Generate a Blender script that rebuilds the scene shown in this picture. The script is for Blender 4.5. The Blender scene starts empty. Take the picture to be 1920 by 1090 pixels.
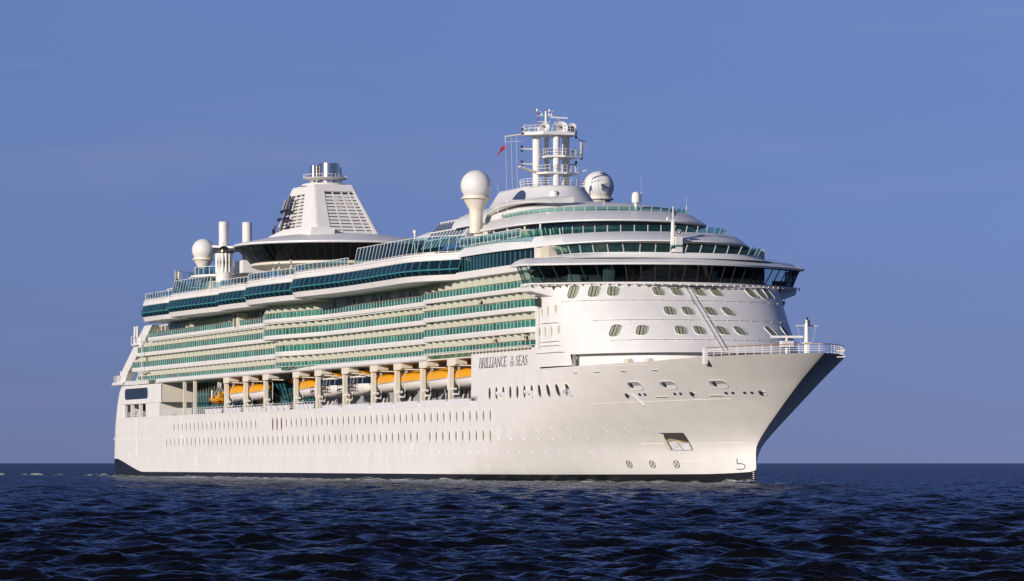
import bpy, bmesh, math, random
import numpy as np
from mathutils import Vector, Matrix
R = math.radians
random.seed(7)
rng = np.random.default_rng(11)
C = bpy.context.scene.collection
SC = bpy.context.scene

# ---------------------------------------------------------------- camera, sky, sun, exposure
TH = 0.343642901; ST, CT = math.sin(TH), math.cos(TH)          # heading of the ship against the view
FPX, D0, LAT, CAMH = 6969.947, 565.894886, -11.0351959, 2.5
FWD = Vector((-CT, ST, 0)); RIGHT = Vector((ST, CT, 0))
CAM = Vector((146 - LAT*ST + D0*CT, -LAT*CT - D0*ST, CAMH))
cd = bpy.data.cameras.new('camera'); cam = bpy.data.objects.new('camera', cd); C.objects.link(cam)
cam.location = CAM
cam.rotation_euler = Matrix((RIGHT, Vector((0, 0, 1)), -FWD)).transposed().to_euler()
cd.sensor_width = 36; cd.lens = 36*FPX/1920; cd.shift_y = 323.5/1920
cd.clip_start = 1; cd.clip_end = 60000
SC.camera = cam

SUN_AZ, SUN_EL = R(40), R(13.5)                                   # azimuth measured left of straight behind the camera
tosun = (-RIGHT*math.sin(SUN_AZ) - FWD*math.cos(SUN_AZ))*math.cos(SUN_EL) + Vector((0, 0, math.sin(SUN_EL)))
sl = bpy.data.lights.new('sun', 'SUN'); so = bpy.data.objects.new('sun', sl); C.objects.link(so)
sl.energy = 4.5; sl.angle = R(0.5); sl.color = (1.0, 0.90, 0.79)
so.rotation_euler = tosun.to_track_quat('Z', 'Y').to_euler()

w = bpy.data.worlds.new('World'); SC.world = w; w.use_nodes = True
nt = w.node_tree; nt.nodes.clear()
def N(t, ty, **k):
    n = t.nodes.new(ty)
    for a, b in k.items(): setattr(n, a, b)
    return n
out = N(nt, 'ShaderNodeOutputWorld'); bg = N(nt, 'ShaderNodeBackground')
sky = N(nt, 'ShaderNodeTexSky', sky_type='NISHITA')
sky.sun_disc = False; sky.sun_elevation = SUN_EL; sky.sun_rotation = math.atan2(tosun.x, tosun.y)
sky.air_density = 1.0; sky.dust_density = 0.3; sky.ozone_density = 2.0; sky.altitude = 0
tc = N(nt, 'ShaderNodeTexCoord'); sep = N(nt, 'ShaderNodeSeparateXYZ'); cmb = N(nt, 'ShaderNodeCombineXYZ')
ma = N(nt, 'ShaderNodeMath', operation='MULTIPLY_ADD'); ma.inputs[1].default_value = 1.1; ma.inputs[2].default_value = 0.36
mx = N(nt, 'ShaderNodeMath', operation='MAXIMUM'); mx.inputs[1].default_value = 0.0
nrm = N(nt, 'ShaderNodeVectorMath', operation='NORMALIZE')
tint = N(nt, 'ShaderNodeMix', data_type='RGBA', blend_type='MULTIPLY'); tint.inputs[0].default_value = 1
rmp = N(nt, 'ShaderNodeValToRGB'); el = rmp.color_ramp.elements          # thin dusty haze low down, deeper blue higher up
el[0].position = 0.0; el[0].color = (1.10, .82, .95, 1); el[1].position = .75; el[1].color = (.60, .58, .88, 1)
for p_, c_ in ((.06, (1.22, 1.06, 1.38)), (.125, (1.27, 1.20, 1.60)), (.35, (.90, .88, 1.25))): e_ = rmp.color_ramp.elements.new(p_); e_.color = (*c_, 1)
nt.links.new(sep.outputs[2], rmp.inputs[0]); nt.links.new(rmp.outputs[0], tint.inputs[7])
L = nt.links.new
L(tc.outputs['Generated'], sep.inputs[0]); L(sep.outputs[2], mx.inputs[0]); L(mx.outputs[0], ma.inputs[0])
L(sep.outputs[0], cmb.inputs[0]); L(sep.outputs[1], cmb.inputs[1]); L(ma.outputs[0], cmb.inputs[2])
L(cmb.outputs[0], nrm.inputs[0]); L(nrm.outputs[0], sky.inputs[0])
cm = N(nt, 'ShaderNodeMapping'); cm.inputs['Scale'].default_value = (5, 5, 46); cn_ = N(nt, 'ShaderNodeTexNoise'); cn_.inputs['Scale'].default_value = 1; cn_.inputs['Detail'].default_value = 6; cn_.inputs['Roughness'].default_value = .6
L(tc.outputs['Generated'], cm.inputs[0]); L(cm.outputs[0], cn_.inputs[0])
cr_ = N(nt, 'ShaderNodeMapRange'); cr_.inputs[1].default_value = .52; cr_.inputs[2].default_value = .85; cr_.inputs[3].default_value = 0; cr_.inputs[4].default_value = .22; L(cn_.outputs[0], cr_.inputs[0])
cl_ = N(nt, 'ShaderNodeMix', data_type='RGBA'); cl_.inputs[7].default_value = (3.6, 3.5, 4.9, 1); L(cr_.outputs[0], cl_.inputs[0]); L(tint.outputs[2], cl_.inputs[6])
L(sky.outputs[0], tint.inputs[6]); L(cl_.outputs[2], bg.inputs[0]); bg.inputs[1].default_value = 0.10
L(bg.outputs[0], out.inputs[0])
SC.view_settings.view_transform = 'Standard'; SC.view_settings.look = 'None'
SC.view_settings.exposure = 0; SC.view_settings.gamma = 1
SC.cycles.max_bounces = 8; SC.cycles.transparent_max_bounces = 16
SC.cycles.caustics_reflective = False; SC.cycles.caustics_refractive = False

# ---------------------------------------------------------------- materials
def mat(name, col, rough=0.5, metal=0.0, var=0.0, vscale=(1, 1, 1), spec=0.5, bump=0.0, bscale=1.0, coat=0.0):
    m = bpy.data.materials.new(name); m.use_nodes = True
    t = m.node_tree; b = t.nodes['Principled BSDF']
    b.inputs['Base Color'].default_value = (*col, 1); b.inputs['Roughness'].default_value = rough
    b.inputs['Metallic'].default_value = metal; b.inputs['Specular IOR Level'].default_value = spec
    b.inputs['Coat Weight'].default_value = coat
    if var or bump:
        co = N(t, 'ShaderNodeTexCoord'); mp = N(t, 'ShaderNodeMapping'); mp.inputs['Scale'].default_value = vscale
        t.links.new(co.outputs['Object'], mp.inputs[0])
        no = N(t, 'ShaderNodeTexNoise'); no.inputs['Scale'].default_value = 1; no.inputs['Detail'].default_value = 6
        t.links.new(mp.outputs[0], no.inputs[0])
        if var:
            rp = N(t, 'ShaderNodeValToRGB')
            rp.color_ramp.elements[0].position = 0.3; rp.color_ramp.elements[1].position = 0.7
            rp.color_ramp.elements[0].color = (*[max(0, c*(1-var)) for c in col], 1)
            rp.color_ramp.elements[1].color = (*[min(1, c*(1+var*.6)) for c in col], 1)
            t.links.new(no.outputs[0], rp.inputs[0]); t.links.new(rp.outputs[0], b.inputs['Base Color'])
        if bump:
            n2 = N(t, 'ShaderNodeTexNoise'); n2.inputs['Scale'].default_value = bscale; n2.inputs['Detail'].default_value = 3
            t.links.new(co.outputs['Object'], n2.inputs[0])
            bp = N(t, 'ShaderNodeBump'); bp.inputs['Strength'].default_value = bump; bp.inputs['Distance'].default_value = 0.05
            t.links.new(n2.outputs[0], bp.inputs['Height']); t.links.new(bp.outputs[0], b.inputs['Normal'])
    return m

def hull_paint():
    m = mat('hull_white_paint', (0.74, 0.72, 0.69), 0.42, spec=0.35)
    t = m.node_tree; b = t.nodes['Principled BSDF']
    co = N(t, 'ShaderNodeTexCoord'); lk = t.links.new
    mp = N(t, 'ShaderNodeMapping'); mp.inputs['Scale'].default_value = (0.45, 0.45, 0.22); lk(co.outputs['Object'], mp.inputs[0])
    no = N(t, 'ShaderNodeTexNoise'); no.inputs['Scale'].default_value = 1; no.inputs['Detail'].default_value = 8; lk(mp.outputs[0], no.inputs[0])
    rp = N(t, 'ShaderNodeValToRGB'); lk(no.outputs[0], rp.inputs[0])
    rp.color_ramp.elements[0].position = 0.30; rp.color_ramp.elements[0].color = (0.715, 0.695, 0.665, 1)
    rp.color_ramp.elements[1].position = 0.62; rp.color_ramp.elements[1].color = (0.76, 0.74, 0.71, 1)
    # welded plate seams
    sp = N(t, 'ShaderNodeSeparateXYZ'); lk(co.outputs['Object'], sp.inputs[0])
    cb = N(t, 'ShaderNodeCombineXYZ'); lk(sp.outputs[0], cb.inputs[0]); lk(sp.outputs[2], cb.inputs[1])
    br = N(t, 'ShaderNodeTexBrick'); lk(cb.outputs[0], br.inputs[0])
    br.inputs['Scale'].default_value = 1; br.inputs['Brick Width'].default_value = 8.4; br.inputs['Row Height'].default_value = 2.62
    br.inputs['Mortar Size'].default_value = 0.045; br.inputs['Mortar Smooth'].default_value = 1
    br.inputs['Color1'].default_value = (1, 1, 1, 1); br.inputs['Color2'].default_value = (.975, .975, .97, 1)
    br.inputs['Mortar'].default_value = (.90, .89, .87, 1)
    mu = N(t, 'ShaderNodeMix', data_type='RGBA', blend_type='MULTIPLY'); mu.inputs[0].default_value = 1
    lk(rp.outputs[0], mu.inputs[6]); lk(br.outputs[0], mu.inputs[7]); lk(mu.outputs[2], b.inputs['Base Color'])
    n2 = N(t, 'ShaderNodeTexNoise'); n2.inputs['Scale'].default_value = 0.35; n2.inputs['Detail'].default_value = 1; lk(co.outputs['Object'], n2.inputs[0])
    bp = N(t, 'ShaderNodeBump'); bp.inputs['Strength'].default_value = 0.22; bp.inputs['Distance'].default_value = 0.05
    lk(n2.outputs[0], bp.inputs['Height']); lk(bp.outputs[0], b.inputs['Normal'])
    return m

def glass(name, col, trans=0.6, body=None, rough=0.03, vary=0):
    m = bpy.data.materials.new(name); m.use_nodes = True; t = m.node_tree; t.nodes.clear(); lk = t.links.new
    o = N(t, 'ShaderNodeOutputMaterial'); tr = N(t, 'ShaderNodeBsdfTransparent'); tr.inputs[0].default_value = (*col, 1)
    di = N(t, 'ShaderNodeBsdfDiffuse'); di.inputs[0].default_value = (*(body or col), 1)
    gl = N(t, 'ShaderNodeBsdfGlossy'); gl.inputs['Roughness'].default_value = rough
    m1 = N(t, 'ShaderNodeMixShader'); m1.inputs[0].default_value = trans; lk(di.outputs[0], m1.inputs[1]); lk(tr.outputs[0], m1.inputs[2])
    fr = N(t, 'ShaderNodeFresnel'); fr.inputs[0].default_value = 1.38
    m2 = N(t, 'ShaderNodeMixShader'); lk(fr.outputs[0], m2.inputs[0]); lk(m1.outputs[0], m2.inputs[1]); lk(gl.outputs[0], m2.inputs[2])
    lk(m2.outputs[0], o.inputs[0])
    if vary:
        co = N(t, 'ShaderNodeTexCoord'); mp = N(t, 'ShaderNodeMapping'); mp.inputs['Scale'].default_value = (.62, .05, .38); lk(co.outputs['Object'], mp.inputs[0])
        wn_ = N(t, 'ShaderNodeTexWhiteNoise', noise_dimensions='3D'); sn = N(t, 'ShaderNodeVectorMath', operation='FLOOR'); lk(mp.outputs[0], sn.inputs[0]); lk(sn.outputs[0], wn_.inputs[0])
        for sock, base in ((tr.inputs[0], col), (di.inputs[0], body or col)):
            rp = N(t, 'ShaderNodeValToRGB'); lk(wn_.outputs['Value'], rp.inputs[0])
            rp.color_ramp.elements[0].color = (*[c*(1-vary) for c in base], 1); rp.color_ramp.elements[1].color = (*[min(1, c*(1+vary*.6)) for c in base], 1); lk(rp.outputs[0], sock)
    return m

M = {}
M['hull'] = hull_paint()
M['white'] = mat('white_paint', (0.76, 0.745, 0.72), 0.45, var=0.05, vscale=(.5, .5, .25), spec=0.35)
M['roof'] = mat('white_roof_paint', (0.74, 0.74, 0.74), 0.38, var=0.05, vscale=(.3, .3, .3), spec=0.4)
M['cream'] = mat('cream_paint', (0.74, 0.69, 0.58), 0.5, var=0.06, vscale=(.5, .5, .5))
M['black'] = mat('black_antifouling', (0.008, 0.009, 0.013), 0.4, var=0.3, vscale=(.4, .4, .8))
M['glass'] = mat('dark_window_glass', (0.006, 0.010, 0.013), 0.04, spec=0.5)
M['lglass'] = mat('black_lounge_glass', (0.004, 0.005, 0.006), 0.06, spec=0.18)
M['bglass'] = mat('blue_window_glass', (0.006, 0.016, 0.026), 0.04, spec=0.55)
M['teal'] = mat('teal_window_frame', (0.035, 0.19, 0.21), 0.4)
M['green'] = glass('green_balcony_glass', (0.20, 0.62, 0.50), 0.55, (0.045, 0.27, 0.20), vary=.38)
M['rail'] = glass('green_rail_glass', (0.40, 0.72, 0.64), 0.85, (0.03, 0.17, 0.14))
M['bridge'] = glass('bridge_glass', (0.50, 0.68, 0.68), 0.92, (0.004, 0.012, 0.012))
M['screen'] = glass('windscreen_glass', (0.40, 0.68, 0.72), 0.86, (0.02, 0.09, 0.11))
M['divider'] = mat('frosted_divider', (0.88, 0.89, 0.72), 0.5, var=0.02)
M['cabin'] = mat('cabin_wall_paint', (0.56, 0.52, 0.42), 0.6, var=0.05)
M['door'] = mat('curtained_glass_door', (0.16, 0.17, 0.14), 0.12, var=0.4, vscale=(2.5, .1, .1))
M['wood'] = mat('varnished_rail', (0.30, 0.16, 0.07), 0.4)
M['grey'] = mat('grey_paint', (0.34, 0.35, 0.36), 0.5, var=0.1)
M['dgrey'] = mat('dark_grey_fitting', (0.03, 0.032, 0.036), 0.5)
M['inner'] = mat('promenade_wall', (0.46, 0.44, 0.40), 0.6, var=0.1, vscale=(.3, .3, .3))
M['deck'] = mat('deck_paint', (0.25, 0.24, 0.22), 0.7, var=0.15)
M['orange'] = mat('orange_lifeboat_grp', (0.72, 0.33, 0.009), 0.35, var=0.10, vscale=(.7, .7, .7))
M['boat'] = mat('white_boat_grp', (0.72, 0.68, 0.64), 0.4, var=0.08, vscale=(1.2, 1.2, .3))
M['steel'] = mat('polished_steel', (0.55, 0.53, 0.49), 0.22, metal=1.0)
M['brass'] = mat('polished_brass', (0.50, 0.38, 0.13), 0.16, metal=1.0)
M['navy'] = mat('navy_emblem', (0.012, 0.018, 0.055), 0.4)
M['curtain'] = mat('pale_green_curtain', (0.42, 0.45, 0.32), 0.8)
M['red'] = mat('red_paint', (0.34, 0.02, 0.025), 0.5)
M['rust'] = mat('rusty_steel', (0.52, 0.38, 0.22), 0.7, var=0.5, vscale=(1.5, 1.5, .6))
M['skin'] = mat('skin', (0.50, 0.30, 0.21), 0.6)
M['darkcloth'] = mat('dark_cloth', (0.015, 0.015, 0.022), 0.9)
M['redcloth'] = mat('rust_red_cloth', (0.25, 0.06, 0.04), 0.9)
M['brown'] = mat('brown_hair', (0.06, 0.03, 0.015), 0.8)
M['canvas'] = mat('white_canvas', (0.74, 0.74, 0.78), 0.8, var=0.06, vscale=(.8, .8, .8))
M['solar'] = mat('blue_roof_glass', (0.05, 0.09, 0.15), 0.08, spec=0.8)
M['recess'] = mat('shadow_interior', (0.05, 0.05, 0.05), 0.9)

# ---------------------------------------------------------------- mesh helpers
class MB:
    def __init__(s): s.v = []; s.f = []; s.m = []
    def add(s, v, f, mi=0):
        o = len(s.v); s.v += [tuple(p) for p in v]
        for q in f: s.f.append(tuple(i+o for i in q)); s.m.append(mi)
        return s
    def box(s, x0, x1, y0, y1, z0, z1, mi=0):
        v = [(x0,y0,z0),(x1,y0,z0),(x1,y1,z0),(x0,y1,z0),(x0,y0,z1),(x1,y0,z1),(x1,y1,z1),(x0,y1,z1)]
        return s.add(v, [(0,3,2,1),(4,5,6,7),(0,1,5,4),(1,2,6,5),(2,3,7,6),(3,0,4,7)], mi)
    def obox(s, c, ax, ay, az, mi=0):              # oriented box: centre and three half-axis vectors
        c, ax, ay, az = map(Vector, (c, ax, ay, az)); v = []
        for k in (-1, 1):
            for i, j in ((-1,-1),(1,-1),(1,1),(-1,1)): v.append(c+ax*i+ay*j+az*k)
        return s.add(v, [(0,3,2,1),(4,5,6,7),(0,1,5,4),(1,2,6,5),(2,3,7,6),(3,0,4,7)], mi)
    def tube(s, p, q, r, n=6, r2=None, mi=0, caps=True):
        p, q = Vector(p), Vector(q); d = (q-p)
        if d.length < 1e-6: return s
        d.normalize(); a = d.orthogonal().normalized(); b = d.cross(a); r2 = r if r2 is None else r2
        v = []
        for c, rr in ((p, r), (q, r2)):
            for i in range(n):
                t = 2*math.pi*i/n; v.append(c + a*math.cos(t)*rr + b*math.sin(t)*rr)
        f = [(i, (i+1) % n, n+(i+1) % n, n+i) for i in range(n)]
        if caps: f += [tuple(range(n-1, -1, -1)), tuple(range(n, 2*n))]
        return s.add(v, f, mi)
    def path(s, pts, r, n=6, mi=0):
        for a, b in zip(pts[:-1], pts[1:]): s.tube(a, b, r, n, mi=mi)
        return s
    def lathe(s, prof, c=(0,0,0), n=32, a0=0, a1=2*math.pi, mi=0):
        full = abs(a1-a0-2*math.pi) < 1e-6; k = n if full else n+1; v = []
        for r, z in prof:
            for i in range(k):
                t = a0+(a1-a0)*i/n; v.append((c[0]+r*math.cos(t), c[1]+r*math.sin(t), c[2]+z))
        f = []
        for j in range(len(prof)-1):
            for i in range(n if full else n):
                i2 = (i+1) % k
                f.append((j*k+i, j*k+i2, (j+1)*k+i2, (j+1)*k+i))
        return s.add(v, f, mi)
    def grid(s, rows, mi=0, close=False, capends=False):
        n = len(rows[0]); v = [p for r in rows for p in r]; f = []
        for j in range(len(rows)-1):
            for i in range(n if close else n-1):
                i2 = (i+1) % n
                f.append((j*n+i, j*n+i2, (j+1)*n+i2, (j+1)*n+i))
        if capends: f += [tuple(range(n-1, -1, -1)), tuple((len(rows)-1)*n+i for i in range(n))]
        return s.add(v, f, mi)
    def prism(s, poly, ext, mi=0):                 # closed polygon (3d points) extruded by a vector
        n = len(poly); e = Vector(ext); v = [Vector(p) for p in poly]; v += [p+e for p in v]
        f = [tuple(range(n-1, -1, -1)), tuple(range(n, 2*n))] + [(i, (i+1) % n, n+(i+1) % n, n+i) for i in range(n)]
        return s.add(v, f, mi)
    def mirror(s):
        o = len(s.v); s.v += [(a, -b, c) for a, b, c in s.v]
        s.f += [tuple(i+o for i in reversed(q)) for q in s.f]; s.m += s.m
        return s
    def mesh(s, name, mats, smooth=35):
        me = bpy.data.meshes.new(name); me.from_pydata(s.v, [], s.f)
        for x in (mats if isinstance(mats, (list, tuple)) else [mats]): me.materials.append(x)
        me.polygons.foreach_set('material_index', s.m)
        bm = bmesh.new(); bm.from_mesh(me); bmesh.ops.remove_doubles(bm, verts=bm.verts, dist=1e-4)
        bmesh.ops.recalc_face_normals(bm, faces=bm.faces); bm.to_mesh(me); bm.free()
        if smooth:
            me.shade_smooth(); me.set_sharp_from_angle(angle=R(smooth))
        return me
    def build(s, name, mats, parent=None, smooth=35, loc=None):
        o = bpy.data.objects.new(name, s.mesh(name, mats, smooth)); C.objects.link(o)
        if parent: o.parent = parent
        if loc is not None: o.location = loc
        return o

def empty(name, loc=(0,0,0), parent=None):
    o = bpy.data.objects.new(name, None); C.objects.link(o); o.location = loc; o.empty_display_size = 1
    if parent: o.parent = parent
    return o
def tag(o, label=None, cat=None, group=None, kind=None):
    for k, v in (('label', label), ('category', cat), ('group', group), ('kind', kind)):
        if v: o[k] = v
    return o
def put(name, me, parent, loc=(0,0,0), rz=0, mtx=None):
    o = bpy.data.objects.new(name, me); C.objects.link(o); o.parent = parent
    if mtx is not None: o.matrix_local = mtx
    else: o.location = loc; o.rotation_euler = (0, 0, rz)
    return o
def copy_tree(o, parent=None):
    c = o.copy(); C.objects.link(c); c.parent = parent
    for ch in list(o.children): copy_tree(ch, c)
    return c
def resample(pts, step):
    pts = [Vector(p) for p in pts]; Ls = [0]
    for a, b in zip(pts[:-1], pts[1:]): Ls.append(Ls[-1]+(b-a).length)
    n = max(1, round(Ls[-1]/step)); o = []
    k = 0
    for i in range(n+1):
        s = Ls[-1]*i/n
        while k < len(pts)-2 and Ls[k+1] < s: k += 1
        t = (s-Ls[k])/max(1e-9, Ls[k+1]-Ls[k]); o.append(pts[k].lerp(pts[k+1], min(1, max(0, t))))
    return o
def normals(pts):
    o = []
    for i in range(len(pts)):
        t = Vector(pts[min(i+1, len(pts)-1)]) - Vector(pts[max(i-1, 0)]); t.normalize(); o.append(Vector((t.y, -t.x)))
    return o
def smooth2(pts, n=8):                              # Catmull-Rom through plan points
    P = [Vector(p) for p in pts]; P = [P[0]*2-P[1]] + P + [P[-1]*2-P[-2]]; o = []
    for i in range(1, len(P)-2):
        a, b, c, d = P[i-1:i+3]
        for k in range(n):
            t = k/n; o.append(0.5*((2*b)+(c-a)*t+(2*a-5*b+4*c-d)*t*t+(3*b-a-3*c+d)*t**3))
    o.append(P[-2]); return o
def sweep(mb, pts, prof, mi=0, closed=True):        # profile (outward offset, z) along a plan line; outward is to starboard of travel
    pts = [Vector(p).to_2d() for p in pts]; nn = normals(pts); rows = []
    for p, n in zip(pts, nn): rows.append([(p.x+n.x*o, p.y+n.y*o, z) for o, z in prof])
    mb.grid(rows, mi, close=closed, capends=closed)
    return mb
def interp(x, tab):
    if x <= tab[0][0]: return tab[0][1]
    for (a, va), (b, vb) in zip(tab[:-1], tab[1:]):
        if x <= b: return va+(vb-va)*(x-a)/(b-a)
    return tab[-1][1]
def circ(c, r, n=24): return [(c[0]+r*math.cos(2*math.pi*i/n), c[1]+r*math.sin(2*math.pi*i/n)) for i in range(n)]

# ---------------------------------------------------------------- hull form (x forward from the stern, y to port, z up from the water)
B = 16.1
STEM = [(-1.5,266.9),(2.5,266.85),(3.36,266.75),(4.0,266.8),(4.49,267.0),(5.0,267.5),(5.56,268.2),(7.01,270.56),(9.81,275.58),(12.53,280.73),(15.4,287.08),(16,288.4)]
def stem(z): return interp(z, STEM)
def hx(z): return 182 + 58*(max(0, min(1, z/15.3)))**0.6
def hshape(v, z):
    k = max(0, min(1, z/15.3)); a = 1.75+0.10*k; b = 1.0-0.22*k
    return B*max(0, 1-v**a)**b
def half_breadth(x, z):
    xs = hx(z)
    return B if x <= xs else hshape(min(1, (x-xs)/(stem(z)-xs)), z)
def sheer(x): return interp(x, [(236,14.6),(246.6,14.67),(261.6,14.84),(273.6,15.2),(279,15.3),(284,15.35),(287,15.33)])
def hull_frame(x, z):                               # point on starboard shell with tangent and outward normal
    e = 0.15; p = Vector((x, -half_breadth(x, z), z))
    tx = Vector((x+e, -half_breadth(x+e, z), z)) - Vector((x-e, -half_breadth(x-e, z), z))
    tz = Vector((x, -half_breadth(x, z+e), z+e)) - Vector((x, -half_breadth(x, z-e), z-e))
    tx.normalize(); n = tx.cross(tz).normalized(); up = n.cross(tx).normalized()
    return p, tx, n, up
def hull_mtx(x, z, out=0.0):
    p, tx, n, up = hull_frame(x, z); p = p + n*out
    m = Matrix((tx, -n, up)).transposed().to_4x4(); m.translation = p       # local x along, -y outward, z up
    return m
def bootline(x):
    if x < 24: return interp(x, [(-3,2.7),(0,3.1),(3,3.4),(6,3.35),(9,2.95),(14,2.1),(19,1.35),(22,.98),(24,.92)])
    return interp(x, [(24,.92),(200,1.0),(235,1.15),(255,1.45),(268,1.85)])

ship = empty('cruise_ship')
tag(ship, 'large white cruise ship with green glass balconies, seen from its starboard bow', 'cruise ship')

def stern_x(z): return interp(z, [(-1.5,0.5),(0,-1.2),(3,-2.3),(9,-1.6),(11,-0.8),(13.3,0.2),(15.8,1.9),(16.6,3.5)])
NF, NE = 46, 60
def hull_row(zf, top):                              # zf in [0,1] above the boot line; below it negative
    row = []
    nom = [(0, 0.0), (0, 5.0), (0, 10.1)] + [('a', t) for t in np.linspace(0, 90, 7)[1:]]
    xsn = 200
    cols = [('t', y) for y in (0, 4, 8, 10.1)] + [('a', t) for t in np.linspace(15, 90, 6)] + [('f', t) for t in np.concatenate([np.linspace(0, .12, 14), np.linspace(.12, 1, NF)[1:]])[1:]] + [('e', t) for t in np.linspace(0, 1, NE)[1:]]
    for kind, t in cols:
        xn = -1 if kind == 't' else (2 if kind == 'a' else (4.5+(182-4.5)*t if kind == 'f' else 182+85*t))
        zb = bootline(xn)
        z = zb + (top-zb)*zf if zf >= 0 else zb + (zb+1.5)*zf
        x0 = stern_x(z); xs = hx(z); Rr = 6.0
        if kind == 't': x, y = x0, t
        elif kind == 'a': a = R(t); x = x0+Rr*(1-math.sin(R(90)-a) if False else 1-math.cos(a)); y = B-Rr+Rr*math.sin(a)
        elif kind == 'f': x = x0+Rr+(xs-x0-Rr)*t; y = B
        else:
            v = 1-(1-t)**2.3; x = xs+(stem(z)-xs)*v; y = hshape(v, z)
        row.append((x, -y, z))
    return row
hb = MB()
hb.grid([hull_row(f, 10.9) for f in (-1, -.5, 0)], 1)
hb.grid([hull_row(f, 10.9) for f in np.linspace(0, 1, 15)], 0)
hb.mirror()
# bow and shoulder above the promenade level
up = MB(); rows = []
for f in np.linspace(0, 1, 6):
    row = []
    for t in np.linspace(0, 1, 8): row.append((207.4+(hx(10.9)-207.4)*t, -B, 10.9+(14.6-10.9)*f))
    for t in np.linspace(0, 1, NE)[1:]:
        v = 1-(1-t)**2.3; z = 10.9+(14.6-10.9)*f
        for _ in range(3):
            xs = hx(z); x = xs+(stem(z)-xs)*v; z = 10.9+(sheer(x)-10.9)*f
        row.append((x, -hshape(v, z), z))
    rows.append(row)
up.grid(rows, 0)
def inside(x, z, g): x = min(x, stem(z)-.3); return (x, -max(.01, half_breadth(x, z)-g), z)
inn = [[(x-.05, min(-.01, y+.25) if y < -.3 else y, z) for x, y, z in rows[-1]], [inside(x-.1, 13.9, .3) for x, y, z in rows[-1]]]
up.grid([rows[-1]]+inn, 0)
up.add([(207.4,-B,14.6),(234.5,-B,14.6),(234.5,-B,17.42),(207.4,-B,17.42),(207.4,-9.6,10.9),(207.4,-9.6,17.42),(207.4,-B,10.9)], [(0,1,2,3),(6,0,3,5,4)])
up.add([(207.4,-B,17.42),(234.5,-B,17.42),(234.5,-13,17.42),(207.4,-13,17.42)], [(0,1,2,3)])
up.mirror()
o = len(hb.v); hb.v += up.v; hb.f += [tuple(i+o for i in q) for q in up.f]; hb.m += up.m
hull = hb.build('hull', [M['hull'], M['black']], ship, 40)
# decks inside the shell
dk = MB()
fd = [inside(x, 13.95, .12) for x, y, z in rows[-1][6:]]
dk.add([p for p in fd] + [(x, -y, z) for x, y, z in reversed(fd)], [tuple(range(2*len(fd)))])
dk.box(-0.2, 232, -15.95, 15.95, 10.75, 10.87)
dk.build('weather_deck', M['deck'], ship)

# ---------------------------------------------------------------- forward superstructure: raked front, bridge, upper tiers
def tier(xa, xs, xf, b, n=2.4, k=44, port=True):    # plan line: straight side from xa to xs, rounded nose at xf
    o = [(xa+(xs-xa)*i/8, -b) for i in range(8)]
    q = [(xs+(xf-xs)*math.cos(t)**(2/n), -b*math.sin(t)**(2/n)) for t in [math.pi/2*(1-i/k) for i in range(k+1)]]
    o += q
    return o + [(x, -y) for x, y in reversed(o[:-1])]
def loft(mb, levels, mi=0, rise=0):                         # levels: list of (plan line, z)
    mb.grid([[(x, y, z+max(0, min(1, (x-226)/14))*rise) for x, y in c] for c, z in levels], mi); return mb

def nose(z): return 245.0 + (25.2-z)*1.46
def wall_curve(z): return tier(232.5, 235.0, nose(z), 16.12, 2.35)
fw = MB()
zs = [14.8, 16.2, 17.4, 19, 21, 23, 24.4, 25.25]
cs = [wall_curve(z) for z in zs]
rws = [[(x, y, z) for x, y in c] for c, z in zip(cs, zs)]
n = len(rws[0])
vv = [p for r in rws for p in r]; ff = []
for j in range(len(rws)-1):
    for i in range(n-1):
        if j == 0 and vv[i][0] > 243.6: continue
        ff.append((j*n+i, j*n+i+1, (j+1)*n+i+1, (j+1)*n+i))
fw.add(vv, ff)
low = [(x, y, 16.2) for x, y in cs[1] if x > 243.2]
inn = [(x-1.2, y*0.94, 16.2) for x, y, z in low]
fw.grid([low, inn, [(x, y, 13.9) for x, y, z in inn]])
fw.grid([[(x, y, z) for x, y in cs[-1]], [(x*0.9+20, y*0.8, 25.25) for x, y in cs[-1]]])
for s_ in (-1, 1):
    i0 = [i for i, (x, y) in enumerate(cs[0]) if x > 243.6 and y*s_ > 0]
    i0 = i0[0] if s_ < 0 else i0[-1]
    a = cs[0][i0]; fw.add([(a[0], a[1], 14.5), (a[0], a[1], 16.2), (a[0]-1.1, a[1]*.94, 16.2), (a[0]-1.1, a[1]*.94, 14.5)], [(0,1,2,3)])
fw.build('superstructure_front', M['white'], ship, 40)

def front_frame(y, z):                              # point on the raked front
    def pt(y, z):
        xf = nose(z); u = min(1, abs(y)/16.12); return Vector((235+(xf-235)*max(0, 1-u**2.35)**(1/2.35), y, z))
    e = 0.1; p = pt(y, z); ty = pt(y+e, z)-pt(y-e, z); tz = pt(y, z+e)-pt(y, z-e)
    ty.normalize(); nn = ty.cross(tz).normalized(); u = nn.cross(ty).normalized()
    m = Matrix((ty, -nn, u)).transposed().to_4x4(); m.translation = p       # local x to port, -y outward, z up the wall
    return m

# core of the superstructure behind the balconies
co = MB()
co.box(38, 233, -14.35, 15.9, 17.0, 30.6)
co.box(38, 207.3, -9.6, 15.9, 10.9, 17.0)
co.prism([(11, -14.3, 17.0), (38.1, -14.3, 17.0), (38.1, -14.3, 27.4), (29, -14.3, 27.4), (24, -14.3, 24.7)], (0, 28, 0))
co.box(206, 234, -15.3, 15.9, 14.8, 17.3)
co.box(50, 228, -13.0, 13.0, 30.6, 31.6)
co.build('superstructure', M['cabin'], ship, 0)

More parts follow.
